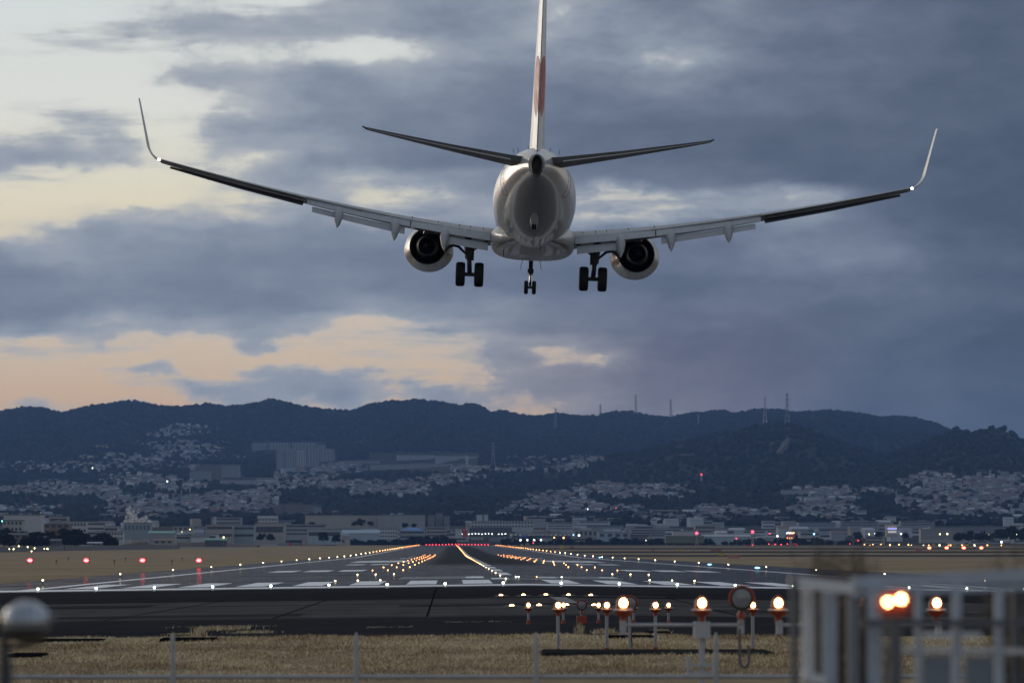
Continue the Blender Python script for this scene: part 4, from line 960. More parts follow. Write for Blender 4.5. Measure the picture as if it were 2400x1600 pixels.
BL = [
 ('warehouse', 8, 95, 1207, 1248, 2300, 24, Wh, 'large white block at the far left behind dark trees', dict(rows=0)),
 ('office_block', 6, 52, 1220, 1248, 2260, 12, Cr, 'low cream annex in front of the large white block', dict(rows=2, cols=5, roofm=DarkR)),
 ('house', 103, 162, 1217, 1254, 2150, 16, Br, 'big brown house with a dark hipped roof', dict(roof='hip', roofm=DarkR, rows=2, cols=4)),
 ('office_block', 115, 158, 1211, 1228, 2450, 14, Cr, 'cream block showing above the dark hipped roof', dict(rows=1)),
 ('school_building', 158, 202, 1223, 1252, 2250, 12, Wh, 'white stepped school building, tall left wing', dict(rows=2, cols=6)),
 ('school_building', 203, 248, 1223, 1256, 2270, 12, Wh, 'white school wing with window bands in the middle of the stepped group', dict(rows=3)),
 ('school_building', 244, 276, 1234, 1262, 2240, 10, Wh, 'white school wing with a dark shaded gallery', dict(rows=2)),
 ('school_building', 225, 288, 1246, 1268, 2200, 10, Wh, 'lowest white school wing nearest the hedge', dict(rows=2, cols=9)),
 ('plant_building', 290, 352, 1226, 1252, 2350, 16, Bg, 'blue-grey plant building with square windows below the steam', dict(rows=1, cols=7, win=BLUEG)),
 ('sports_hall', 348, 408, 1243, 1262, 2100, 20, Gy, 'hall with a pale green barrel roof', dict(roof='curve', roofm=GreenR, rows=0)),
 ('shed', 480, 530, 1260, 1276, 2300, 12, Dk, 'low dark shed with a green curved roof', dict(roof='curve', roofm=GreenR)),
 ('storage_building', 405, 452, 1234, 1258, 2700, 12, Cr, 'small cream building right of the green barrel roof', dict(rows=2, cols=4)),
 ('factory', 482, 546, 1230, 1264, 2900, 20, Cr, 'cream left end of the long pale factory', dict(rows=2)),
 ('factory', 547, 596, 1231, 1264, 2920, 20, Lb, 'light blue middle part of the long pale factory', dict(rows=2)),
 ('factory', 597, 666, 1226, 1263, 2880, 20, Cr, 'cream right part of the factory with two round trees before it', dict(rows=1)),
 ('office_block', 495, 566, 1213, 1230, 3300, 14, Gy, 'grey block with a thin white tower behind the long factory', dict(rows=2)),
 ('chimney_tower', 500, 506, 1211, 1230, 3250, 3, Wh, 'thin white tower on the long pale factory', dict()),
 ('hall', 604, 650, 1208, 1230, 3100, 14, Wh, 'white hall with a tall gable behind the factory', dict(roof='gable', rows=2, cols=6)),
 ('factory', 667, 766, 1229, 1256, 3000, 16, Gy, 'grey windowed factory wing right of the cream one', dict(rows=3)),
 ('factory', 720, 800, 1241, 1266, 2850, 16, Lb, 'pale blue low building behind the dark round trees', dict(rows=1)),
 ('warehouse', 715, 888, 1208, 1230, 3500, 30, Cr, 'cream loading front of the very long warehouse', dict(rows=0)),
 ('warehouse', 886, 996, 1207, 1232, 3480, 30, Gy, 'plain grey end of the very long warehouse', dict(rows=0)),
 ('apartment_block', 1003, 1018, 1208, 1234, 3600, 10, Gy, 'grey apartment tower, left of three right of the warehouse', dict(rows=6)),
 ('apartment_block', 1021, 1038, 1203, 1234, 3620, 10, Gy, 'grey apartment tower, tallest of three right of the warehouse', dict(rows=7)),
 ('apartment_block', 1040, 1054, 1209, 1234, 3610, 10, Gy, 'grey apartment tower, right of three right of the warehouse', dict(rows=6)),
 ('factory', 800, 890, 1241, 1268, 3350, 14, Lb, 'long light blue factory roof left of the white cube block', dict(roof='gable', roofm=mat('pale_blue_roof', (.33, .42, .48), .6))),
 ('office_block', 890, 932, 1236, 1270, 3380, 12, Wh, 'white cube block with square windows', dict(rows=4, cols=7)),
 ('factory', 936, 996, 1235, 1264, 3400, 16, Gy, 'grey factory under a bright blue roof', dict(roof='hip', roofm=BlueR, rows=2)),
 ('office_block', 998, 1046, 1235, 1268, 3420, 12, Cr, 'cream windowed block beyond the runway end', dict(rows=4)),
 ('hoarding_block', 1067, 1083, 1239, 1252, 3400, 4, Wh, 'small white block beside a red drum near the runway end', dict()),
 ('water_tank', 1084, 1095, 1239, 1250, 3400, 4, RedP, 'red drum right of the small white block', dict(roof='curve', roofm=RedP)),
 ('terminal_building', 1104, 1250, 1221, 1238, 3700, 20, Wh, 'long white windowed building beyond the runway end', dict(rows=2, cols=20)),
 ('roof_house', 1117, 1131, 1206, 1224, 3720, 8, Wh, 'white roof block, left of two on the long windowed building', dict()),
 ('roof_house', 1134, 1144, 1206, 1224, 3720, 8, Wh, 'white roof block, right of two on the long windowed building', dict()),
 ('hangar', 1100, 1200, 1236, 1250, 3560, 20, Dk, 'dark flat hangar above the row of white lights', dict()),
 ('hangar', 1195, 1345, 1250, 1268, 3500, 20, Gy, 'long grey hangar with a lit roof edge', dict(rows=1)),
 ('hospital_building', 1282, 1344, 1224, 1242, 3800, 16, Wh, 'white terraced building, broad lower storeys', dict(rows=3)),
 ('hospital_building', 1296, 1322, 1216, 1228, 3840, 10, Wh, 'white terraced building, narrow top storeys', dict(rows=1)),
 ('hangar', 1346, 1400, 1241, 1262, 3600, 20, Cr, 'pale hangar with dark door openings', dict(rows=1, cols=5)),
 ('hangar', 1402, 1475, 1247, 1264, 3550, 20, Lb, 'pale bluish hangar row right of the floodlights', dict(rows=1, cols=4)),
 ('apartment_block', 1478, 1560, 1241, 1262, 3650, 12, Gy, 'long low apartment block with dark balconies', dict(rows=4)),
 ('apartment_block', 1340, 1460, 1231, 1242, 4000, 12, Gy, 'grey slab block behind the hangars', dict(rows=3)),
 ('hangar', 1577, 1632, 1245, 1256, 3500, 14, Wh, 'bright white long hangar ending at a red lamp', dict()),
 ('cargo_shed', 1645, 1760, 1252, 1268, 3500, 16, Lb, 'low pale blue sheds left of the yellow sign', dict(roof='gable', roofm=RM[3])),
 ('cargo_shed', 1775, 1840, 1255, 1270, 3450, 14, Gy, 'low grey sheds left of the reddish lit mast', dict(roof='gable')),
 ('store_building', 2078, 2104, 1230, 1250, 3300, 12, Cr, 'lit store block with a pale blue sign band', dict()),
 ('apartment_block', 2158, 2258, 1240, 1264, 3500, 14, Cr, 'long apartment block with dense windows at the right', dict(rows=5, cols=22)),
 ('apartment_block', 2180, 2390, 1234, 1246, 3700, 14, Gy, 'very long grey building behind the dark right trees', dict(rows=3)),
 ('apartment_block', 1870, 1960, 1224, 1234, 4100, 14, Lb, 'pale slab block at the foot of the round hill', dict(rows=2)),
 ('apartment_block', 1970, 2060, 1222, 1234, 4100, 14, Gy, 'grey slab block left of the lit store', dict(rows=2)),
 ('apartment_block', 2110, 2190, 1221, 1232, 4150, 14, Gy, 'grey slab block right of the lit store', dict(rows=2)),
 ('green_shed', 1560, 1650, 1256, 1264, 3350, 14, mat('olive_sheet', (.13, .16, .10), .8), 'low olive shed right of the long balcony block', dict()),
]
for nm, x0, x1, yt, yb, D, dp, wm, lab, kw in BL: building(nm, x0, x1, yt, yb, D, dp, wm, lab, **kw)
# hillside blocks of flats: each stands on the slope under its foot
HB = [(648, 664, 1054, 1102, 'leftmost'), (667, 690, 1052, 1100, 'second'), (693, 716, 1055, 1098, 'third'), (719, 746, 1054, 1096, 'fourth'), (749, 782, 1053, 1082, 'rightmost')]
def hill_block(name, x0, x1, yt, yb, wm, label, rows, depth=14, **kw):
    h = hit((x0 + x1) / 2, yb - 1); D = min(h[1], 10800) if h else 7000
    return building(name, x0, x1, yt, yb, D, depth, wm, label, rows=rows, group='blocks of flats on the hillside', win=mat('hill_block_window', (.16, .17, .18), .5), **kw)
for x0, x1, yt, yb, wd in HB: hill_block('apartment_tower', x0, x1, yt, yb, Gy if wd != 'third' else Wh, f'pale apartment tower on the hill, {wd} of the front five', 0, vert=4)
for k, (x0, x1, yt, yb) in enumerate(((590, 625, 1038, 1058), (630, 680, 1037, 1056), (684, 740, 1037, 1056), (742, 762, 1043, 1056))):
    hill_block('apartment_slab', x0, x1, yt, yb, Gy, f'grey apartment slab behind the front hill towers, {nth(k + 1)} from the left', 0, vert=7)
for args in (('apartment_slab', 930, 1018, 1066, 1080, Wh, 'long white slab on the mid hill, left half', 3), ('apartment_slab', 1020, 1092, 1068, 1082, Wh, 'long white slab on the mid hill, right half', 3), ('apartment_slab', 1090, 1122, 1069, 1076, Wh, 'short white slab ending the long row on the mid hill', 2), ('stair_tower', 1092, 1097, 1067, 1092, Wh, 'thin white stair tower by the long white slab', 0),
             ('apartment_slab', 796, 890, 1080, 1088, Gy, 'low grey slab left of the long white one on the hill', 2), ('apartment_slab', 768, 800, 1083, 1092, Gy, 'short grey slab farthest left of the long hill row', 2), ('apartment_slab', 868, 960, 1088, 1102, Cr, 'cream slab below the long white hill row, left one', 3), ('apartment_slab', 962, 1060, 1086, 1097, Cr, 'cream slab below the long white hill row, right one', 2),
             ('apartment_tower', 519, 562, 1091, 1120, Gy, 'square grey apartment tower alone on the left hill', 7), ('apartment_tower', 445, 494, 1104, 1126, Gy, 'broad grey apartment tower left of the square one', 5), ('apartment_slab', 298, 326, 1115, 1130, Cr, 'cream block with a sunlit wall on the left hill', 3), ('apartment_slab', 328, 366, 1117, 1130, Gy, 'grey slab right of the cream hill block', 3), ('apartment_slab', 367, 377, 1117, 1127, Wh, 'small white block at the end of the grey hill slab', 1),
             ('apartment_slab', 516, 600, 1125, 1136, Wh, 'white slab row on the left hill, left part', 3), ('apartment_slab', 602, 649, 1120, 1137, Wh, 'white slab row on the left hill, right part', 3), ('apartment_tower', 642, 668, 1184, 1206, Br, 'brownish apartment tower, left of three in the valley', 6), ('apartment_tower', 670, 704, 1183, 1206, Br, 'brownish apartment tower, middle of three in the valley', 6), ('apartment_tower', 706, 735, 1184, 1206, Br, 'brownish apartment tower, right of three in the valley', 6),
             ('apartment_slab', 735, 752, 1188, 1206, Gy, 'small grey tower right of the brownish three', 5), ('water_tower', 932, 938, 1124, 1134, Wh, 'white water tower above the central estate', 0), ('apartment_slab', 1288, 1328, 1163, 1173, PinkP, 'pinkish slab block in the right hillside town', 3), ('apartment_slab', 1332, 1392, 1168, 1176, Cr, 'cream slab block right of the pinkish one', 2), ('apartment_tower', 1440, 1460, 1196, 1216, Gy, 'grey tower block at the foot of the right town', 6), ('apartment_slab', 1392, 1440, 1215, 1226, PinkP, 'pinkish low slab in front of the grey tower block', 3),
             ('apartment_slab', 1605, 1622, 1135, 1142, Wh, 'white house block below the striped mast', 1), ('apartment_slab', 1832, 1950, 1148, 1160, mat('bare_terrace', (.30, .32, .32), .9), 'pale terraced wall above the round hill estate', 0), ('apartment_slab', 1945, 1970, 1146, 1154, Wh, 'white block at the end of the terraced wall', 1), ('apartment_slab', 2232, 2272, 1158, 1164, Wh, 'white slab inside the far right estate', 1), ('apartment_tower', 1206, 1220, 1206, 1222, Wh, 'white block alone left of the right town', 3), ('apartment_tower', 1250, 1260, 1207, 1222, PinkP, 'pale pink block right of the lone white block', 3)):
    hill_block(*args)
# ordinary town buildings of the plain
TYPES = [('town_house', 12, 22), ('town_building', 16, 32), ('low_block', 24, 48)]
tb = []
for _ in range(3200):
    if len(tb) >= 280: break
    if len(tb) < 46: u = random.uniform(240, 800); D = random.uniform(2480, 2780) if u < 480 else random.uniform(3040, 3300)
    else: D = random.choice([random.uniform(3560, 4000), random.uniform(3650, 5300)]); u = random.uniform(-30, 2430)
    k = pick([5, 4, 2])
    w_ = random.uniform(TYPES[k][1], TYPES[k][2]) * .8; px = w_ / D * FPX
    if any(abs(u - q[0]) < (px + q[2]) * .36 and abs(D - q[1]) < 60 for q in tb): continue
    if 60 < u < 500 and 3400 < D < 3700: continue
    tb.append((u, D, px, w_, k))
cnt = {}
proto = {}
def region(u): return 'far left' if u < 330 else 'left of the warehouse' if u < 720 else 'behind the warehouse' if u < 1010 else 'beyond the runway end' if u < 1280 else 'behind the hangars' if u < 1640 else 'below the round hill' if u < 2060 else 'far right'
for u, D, px, w_, k in sorted(tb):
    wi, ri = pick([26, 18, 26, 16, 8, 6]), pick([34, 34, 12, 20]); gab = k == 0
    X = (u - 1060) / FPX * D; z = float(hz(u, D)) if D > 3460 else gz(X, D); hh = random.uniform(5.5, 8.5) if k < 2 else random.uniform(6, 10); d_ = random.uniform(9, 15)
    key = (WALLC[wi][1], ROOFC[ri][1], TYPES[k][0], region(u)); cnt[key] = cnt.get(key, 0) + 1
    lab = f'{key[0]} {TYPES[k][0].replace("_", " ")} with {key[1]} roof, {nth(cnt[key])} such from the left {"" if key[3].startswith(("b", "l")) else "at the "}{key[3]}'
    t = thing(TYPES[k][0], lab, 'house' if k == 0 else 'building', (X, D, z), random.uniform(-.25, .25), 'ordinary buildings of the town in the plain')
    if gab:
        MB().box((0, 0, hh / 2 - 1), (w_, d_, hh + 2)).build('wall', WM[wi], t); MB().gable((0, 0, hh), (w_, d_), 2.4).build('roof', RM[ri], t)
    else:
        MB().box((0, 0, hh / 2 - 1), (w_, d_, hh + 2)).build('wall', WM[wi], t); MB().box((0, 0, hh + .25), (w_ + .5, d_ + .5, .5)).build('roof', RM[ri], t)
        nr = max(1, int(hh / 3.2))
        for i in range(nr): MB().box((0, -d_ / 2 - .02, hh * (i + .6) / nr), (w_ * .9, .14, hh / nr * .36)).build('window_band', WIN, t)

# ------------------------------------------------------------------ woods and trees
FOL = [mat('foliage_dark', (.010, .013, .011), .95, var=.3, spec=.05), mat('foliage_mid', (.020, .022, .015), .95, var=.3, spec=.05), mat('foliage_brown', (.028, .022, .016), .95, var=.3, spec=.05)]
def woods():
    t = (1 + 5 ** .5) / 2; iv = np.array([(-1, t, 0), (1, t, 0), (-1, -t, 0), (1, -t, 0), (0, -1, t), (0, 1, t), (0, -1, -t), (0, 1, -t), (t, 0, -1), (t, 0, 1), (-t, 0, -1), (-t, 0, 1)], float); iv /= np.linalg.norm(iv[0])
    fi = np.array([(0, 11, 5), (0, 5, 1), (0, 1, 7), (0, 7, 10), (0, 10, 11), (1, 5, 9), (5, 11, 4), (11, 10, 2), (10, 7, 6), (7, 1, 8), (3, 9, 4), (3, 4, 2), (3, 2, 6), (3, 6, 8), (3, 8, 9), (4, 9, 5), (2, 4, 11), (6, 2, 10), (8, 6, 7), (9, 8, 1)])
    n = 60000
    D = np.concatenate([rng.uniform(4200, 7700, n // 3), rng.uniform(7500, 11080, n - n // 3 - 6000), rng.uniform(10900, 11090, 6000)]); u = rng.uniform(-400, 2800, n)
    z = hz(u, D); y = 1283.6 - FPX * (z - 2.5) / D; keep = np.ones(n, bool)
    for (cx, cy, rx, ry, _, _) in PATCH:
        ins = ((u - cx) / (rx * 1.12)) ** 2 + ((y - cy) / (ry * 1.15 + 3)) ** 2 < 1; keep &= ~(ins & (rng.random(n) < np.where(u > 1200, .30, .50)))
    for x0, x1, yt, yb in ((640, 790, 1050, 1110), (590, 770, 1035, 1062), (860, 1125, 1060, 1106), (765, 900, 1078, 1096), (440, 570, 1088, 1128), (295, 380, 1113, 1133), (514, 650, 1118, 1140), (640, 755, 1180, 1210), (1830, 1972, 1146, 1164)): keep &= ~((u > x0) & (u < x1) & (y > yt) & (y < yb + 4))
    keep &= (y < 1232)
    u, D, z = u[keep], D[keep], z[keep]; n = len(u)
    r = rng.uniform(3.4, 6.2, n) * (1 + .3 * (D > 7700)); hgt = r * rng.uniform(.75, 1.35, n)
    V = iv[None] * (1 + rng.uniform(-.22, .22, (n, 12, 1))); V = V * np.stack([r, r, hgt], 1)[:, None]; V += np.stack([(u - 1060) / FPX * D, D, z + hgt * .45], 1)[:, None]
    F = fi[None] + (np.arange(n) * 12)[:, None, None]
    me = bpy.data.meshes.new('forest'); me.vertices.add(n * 12); me.loops.add(n * 60); me.polygons.add(n * 20)
    me.vertices.foreach_set('co', V.ravel()); me.loops.foreach_set('vertex_index', F.ravel()); me.polygons.foreach_set('loop_start', np.arange(n * 20) * 3); me.polygons.foreach_set('loop_total', np.full(n * 20, 3))
    for m in FOL: me.materials.append(m)
    me.polygons.foreach_set('material_index', np.repeat(rng.choice(3, n, p=[.45, .35, .2]), 20).astype(np.int32)); me.update()
    o = bpy.data.objects.new('forest', me); COL.objects.link(o); o['kind'] = 'stuff'; o['label'] = 'continuous dark forest on the hills'
woods()
def tree(x, y, z, r, h, label, kind='broad', group='dark trees along the airfield edge'):
    t = thing('tree', label, 'tree', (x, y, z), 0, group)
    MB().tube([(0, 0, -.5), (.02 * r, 0, h * .35), (-.03 * r, .02 * r, h * .7)], [.09 * r, .07 * r, .03 * r], 6).build('trunk', mat('tree_bark', (.05, .04, .03), .9), t)
    b = MB(); lobes = [(random.uniform(-.75, .75) * r, random.uniform(-.6, .6) * r, h * random.uniform(.18, .82), r * random.uniform(.35, .6)) for _ in range(11)] + [(0, 0, h * .5, r * .75)]
    for (lx, ly, lz, lr) in lobes:
        for _ in range(46):
            d = Vector((random.gauss(0, 1), random.gauss(0, 1), random.gauss(0, 1))).normalized() * lr * random.uniform(.55, 1.08); c = Vector((lx, ly, lz)) + d
            if c.z < h * .12: c.z = h * .12 + random.random()
            n = (d + Vector((random.gauss(0, .5), random.gauss(0, .5), random.gauss(0, .5))) * lr).normalized(); a = n.orthogonal().normalized(); bb = n.cross(a); s = r * random.uniform(.10, .2)
            b.add([c + a * s, c + bb * s * .8, c - a * s * .9, c - bb * s], [(0, 1, 2, 3)], pick([5, 3, 1]))
    b.build('crown', FOL, t, fix=False); return t
TR = [(495, 1262, 1243, 3000, 'round dark tree before the factory left end'), (612, 1266, 1249, 2850, 'left of two round dark trees before the cream factory'), (635, 1266, 1250, 2850, 'right of two round dark trees before the cream factory'), (758, 1268, 1247, 2800, 'broad dark tree before the pale blue factory'), (785, 1270, 1252, 2800, 'bare brownish tree right of the broad dark tree'),
  (848, 1232, 1216, 3450, 'dark tree hiding part of the warehouse front, left one'), (830, 1232, 1220, 3450, 'low dark tree left of the warehouse trees'), (868, 1232, 1221, 3450, 'dark tree hiding part of the warehouse front, middle one'), (950, 1236, 1225, 3440, 'low dark tree before the grey warehouse end'), (970, 1236, 1226, 3440, 'second low dark tree before the grey warehouse end'), (730, 1236, 1222, 3440, 'dark tree at the left end of the warehouse'), (690, 1232, 1222, 3300, 'dark tree behind the grey factory wing'), (1040, 1272, 1254, 3380, 'dark tree close to the runway end, left one'), (1000, 1272, 1256, 3380, 'bare tree group left of the runway end'), (1020, 1272, 1258, 3380, 'dim tree left of the runway end'), (975, 1272, 1257, 3370, 'dim tree below the blue roof'),
  (1190, 1274, 1262, 3380, 'dark tree right of the row of white lights'), (1440, 1270, 1258, 3400, 'dark tree below the bluish hangars'), (1380, 1269, 1257, 3400, 'dark tree below the pale hangar'), (1490, 1270, 1260, 3400, 'low dark tree before the balcony block'),
  (2270, 1268, 1244, 3100, 'large dark tree left of the parked airplane'), (2245, 1268, 1248, 3120, 'dark tree at the left of the right tree group'), (2295, 1268, 1246, 3150, 'dark tree in the middle of the right tree group'), (2320, 1268, 1250, 3150, 'dark tree just left of the parked airplane'), (2352, 1264, 1240, 3300, 'tall dark tree behind the parked airplane'), (2380, 1268, 1234, 3200, 'tallest dark tree at the right border'), (2405, 1268, 1232, 3200, 'dark tree at the very right border'), (2336, 1262, 1243, 3350, 'dim tree behind the tail of the parked airplane'),
  (312, 1222, 1214, 2800, 'small dark tree behind the plant building'), (1860, 1262, 1250, 3600, 'dim tree behind the lit reddish mast'), (2010, 1262, 1248, 3500, 'dim tree left of the lit store'), (2060, 1258, 1247, 3400, 'dim tree just left of the lit store'), (2120, 1260, 1248, 3400, 'dim tree right of the lit store')]
for (u, yb, yt, D, lab) in TR:
    p = at(u, yb, D); q = at(u, yt, D); h = q.z - p.z; tree(p.x, D, p.z, h * (.62 if 'dim' not in lab else .8), h, lab)
# low scrub in front of the town buildings
for k, u in enumerate(np.linspace(545, 1062, 30)): p = at(float(u) + random.uniform(-5, 5), 1276, 3290); h = random.uniform(3, 6.5); tree(p.x, 3290, gz(p.x, 3290), h * random.uniform(.8, 1.3), h, f'low dark scrub along the left far field border, {nth(k + 1)} from the left', group='scrub along the far field border')
for k, u in enumerate(np.linspace(1190, 2010, 40)): p = at(float(u) + random.uniform(-6, 6), 1273, 3405); h = random.uniform(2.5, 5.5); tree(p.x, 3405, gz(p.x, 3405), h * random.uniform(.8, 1.4), h, f'low dark scrub along the right far field border, {nth(k + 1)} from the left', group='scrub along the far field border')
# dark grove and sheds at the left, behind the grey wall
k = 0
for row, (yb, D) in enumerate(((1280, 1950), (1274, 2020), (1266, 2080))):
    for u in range(6, 292 - row * 40, 22):
        uu = u + random.uniform(-7, 7); p = at(uu, yb, D); h = random.uniform(3.8, 6.0); k += 1
        tree(p.x, D, p.z, h * .72, h, f'dark garden tree behind the grey wall, {nth(u // 22 + 1)} from the left in the {("front", "middle", "back")[row]} row', group='grove behind the grey wall')
for (x0, x1, yt, yb, D, wm, rm, lab) in ((186, 212, 1277, 1286, 1850, Lb, mat('blue_tarp', (.30, .36, .45), .6), 'low shed with a pale blue roof at the wall'), (205, 236, 1269, 1280, 1900, Br, RM[3], 'brown shed with a pale grey roof in the grove'), (20, 62, 1248, 1264, 2000, Br, DarkR, 'dark house in the grove at the far left'), (70, 108, 1256, 1272, 1980, Br, DarkR, 'dark house in the grove below the brown hipped roof'), (118, 140, 1262, 1278, 1930, Dk, DarkR, 'small dark house in the middle of the grove'), (360, 405, 1262, 1276, 2050, Cr, RM[2], 'earth-coloured shed right of the grove')):
    building('shed', x0, x1, yt, yb, D, 9, wm, lab, roof='gable', roofm=rm, rows=1 if wm is not Lb else 0, cols=3)
# earth bank right of the grove
b_ = MB(); pts = []
for i in range(9):
    u = 285 + i * 40; p = at(u, 1281 - i * .3, 2050 + i * 60); hgt = (1.5, 2.6, 3.2, 2.8, 2.4, 3.0, 2.2, 1.4, .5)[i]
    pts.append([(p.x, p.y - 14, p.z - 1.0), (p.x, p.y - 4, p.z + hgt * .7), (p.x, p.y + 8, p.z + hgt), (p.x, p.y + 30, p.z - 1)])
b_.loft(pts, False, closed=False); struct(b_.build('earth_bank', mat('bare_earth', (.13, .10, .07), .95, var=.3, scale=.15), smooth=True, fix=False))
# grey perimeter wall with a kink
wall = thing('perimeter_wall', 'long grey panel wall behind the left grass', 'wall', (at(0, 1299, 1390).x, 1390, 0))
P0, P1, P2 = at(-60, 1301, 1360), at(150, 1293, 1640), at(420, 1286.5, 1960)
for (a, c, n_) in ((P0, P1, 9), (P1, P2, 11)):
    for i in range(n_):
        q0, q1 = a.lerp(c, i / n_), a.lerp(c, (i + .985) / n_); d = q1 - q0; z0 = gz(q0.x, q0.y); ang = math.atan2(d.y, d.x); m_ = (q0 + q1) / 2
        MB().box((m_.x - wall.location.x, m_.y - wall.location.y, z0 + 1.05), (d.xy.length, .15, 2.2), rz=ang).build('wall_panel', mat('wall_grey', (.135, .15, .17), .8, var=.12, scale=.4), wall)
    for i in (0, n_): q = a.lerp(c, i / n_); MB().box((q.x - wall.location.x, q.y - wall.location.y - .2, gz(q.x, q.y) + 1.1), (.5, .5, 2.5)).build('wall_post', Dk, wall)
kb = MB(); P3, P4 = at(412, 1285, 1990), at(575, 1281.5, 2300); d = P4 - P3; m_ = (P3 + P4) / 2
kb.box((m_.x, m_.y, gz(m_.x, m_.y) + .35), (d.xy.length, .3, .8), rz=math.atan2(d.y, d.x)); tag(kb.build('kerb_wall', mat('pale_concrete', (.33, .34, .38), .8)), 'low pale kerb wall right of the grey panel wall', 'wall')
# dark fence and hedge line along the far field border
b_ = MB()
for (u0, u1, yy, D, h) in ((560, 1060, 1276.5, 3300, 2.4), (1085, 1640, 1273.5, 3420, 3.0)):
    a, c = at(u0, yy, D), at(u1, yy, D); z0 = gz(a.x, D)
    t = thing('perimeter_fence', 'dark fence along the far field border ' + ('left of the runway end' if u0 < 800 else 'right of the runway end'), 'fence', (a.x, D, z0))
    MB().box(((c.x - a.x) / 2, 0, h / 2), (c.x - a.x, .1, h)).build('mesh_panel', Dk, t)
    for i in range(0, int(c.x - a.x), 8): MB().box((i, -.15, h / 2), (.15, .15, h + .3)).build('fence_post', MastG, t)

# ------------------------------------------------------------------ masts and pylons
def lattice(name, u, yt, yb, D, label, wbase, red=False, arms=0, lamp=False, zf=None):
    p, q = at(u, yb, D), at(u, yt, D); h = q.z - p.z; t = thing(name, label, 'pylon' if arms else 'mast', (p.x, D, p.z))
    n = 8; leg = max(.22, .00006 * D * .9)
    for sx in (-1, 1):
        for sy in (-1, 1): MB().tube([(sx * wbase, sy * wbase, -2), (sx * wbase * .32, sy * wbase * .32, h * .6), (sx * wbase * .16, sy * wbase * .16, h)], leg, 4).build('leg', MastG if not red else Wh, t)
    for i in range(n):
        z0, z1 = h * i / n, h * (i + 1) / n; k0 = wbase * (1 - .68 * min(1, i / n / .6)) if i / n < .6 else wbase * (.32 - .16 * (i / n - .6) / .4); k1 = k0 * .85; b = MB()
        for s_ in (-1, 1): b.tube([(-k0, s_ * k0, z0), (k1, s_ * k1, z1)], leg * .6, 4); b.tube([(k0, s_ * k0, z0), (-k1, s_ * k1, z1)], leg * .6, 4)
        b.build('lattice_brace', (Tw if i % 2 else Wh) if red else MastG, t)
    for i in range(arms):
        zz = h * (.98 - .14 * i); MB().tube([(-wbase * 1.1, 0, zz), (0, 0, zz + .6), (wbase * 1.1, 0, zz)], leg * .8, 4).build('cross_arm', MastG, t)
    if lamp: MB().ball((0, 0, h + .5), 1.2, 8).build('beacon', L_RED, t)
    return t
for (u, yt, yb, D, wb, red, arms, lamp, lab) in (
   (1302, 957, 1010, 10400, 5, False, 3, False, 'grey pylon on the ridge left of the other pylons'), (1407, 948, 978, 10950, 3.5, False, 2, False, 'thin pylon behind the ridge'), (1490, 926, 968, 10900, 4.5, True, 2, False, 'tall pale striped pylon at the highest point of the middle ridge'),
   (1572, 936, 981, 10900, 4.5, False, 3, False, 'grey pylon standing in the ridge saddle'), (1637, 970, 1005, 10200, 4, False, 3, False, 'dim pylon on the slope right of the saddle'), (1669, 1026, 1058, 8600, 4, False, 2, False, 'dim pylon halfway down the right slope'), (1644, 1112, 1146, 6300, 4.5, True, 0, True, 'red and white mast above the right slope estate'),
   (1793, 930, 990, 9400, 5, True, 0, False, 'red and white mast on the right ridge'), (1845, 921, 1014, 7480, 6, False, 5, False, 'tallest grey pylon on the right hump'), (1156, 1036, 1098, 7500, 5, False, 4, False, 'faint pylon on the middle slope right of the white slab'), (1797, 1060, 1096, 6800, 3.5, False, 2, False, 'faint pylon below the tallest one, right'), (1810, 1036, 1078, 7000, 3.5, False, 2, False, 'faint pylon below the tallest one, upper'), (1527, 1194, 1222, 5000, 3.5, False, 2, False, 'small pylon before the dark valley'), (1486, 1203, 1228, 4800, 1.8, True, 0, False, 'slim striped chimney mast before the dark valley'), (425, 1147, 1170, 6400, 2, True, 0, False, 'slim red striped mast above the low middle quarter'),
   (1764, 1247, 1276, 3300, 1.2, True, 0, True, 'red lamp mast left of the reddish lit tower'), (1633, 1250, 1274, 3350, 1.2, True, 0, True, 'red lamp mast at the end of the white hangar')):
    lattice('lattice_mast' if not arms else 'power_pylon', u, yt, yb, D, lab, wb, red, arms, lamp)
# bare terraces / cut slopes on the hills
for (u0, y0_, u1, y1_, wd, lab) in ((1822, 1076, 1848, 1042, 4, 'pale landslip scar on the right hill'), (1588, 1077, 1625, 1074, 3, 'pale cleared terrace on the right slope')):
    a, c = hit(u0, y0_), hit(u1, y1_)
    if a and c:
        b_ = MB(); A = Vector(a); C_ = Vector(c); d = (C_ - A); n = Vector((18 if wd == 4 else 0, 0, 0 if wd == 4 else 6)); pts = []
        for i in range(7):
            q = A.lerp(C_, i / 6); z = float(hz(q.x / q.y * FPX + 1060, q.y)) + 10; w_ = (8, 12, 10, 14, 18, 14, 8)[i] * .28
            hh = 5 if wd == 4 else 1.5; z -= 3; pts.append([(q.x - w_, q.y - 6, z - hh), (q.x + w_, q.y - 6, z - hh), (q.x + w_, q.y, z + hh), (q.x - w_, q.y, z + hh)])
        b_.loft(pts); tag(b_.build('bare_slope', mat('cut_slope', (.06, .056, .046), .95, var=.2, scale=.1)), lab, 'bare slope')

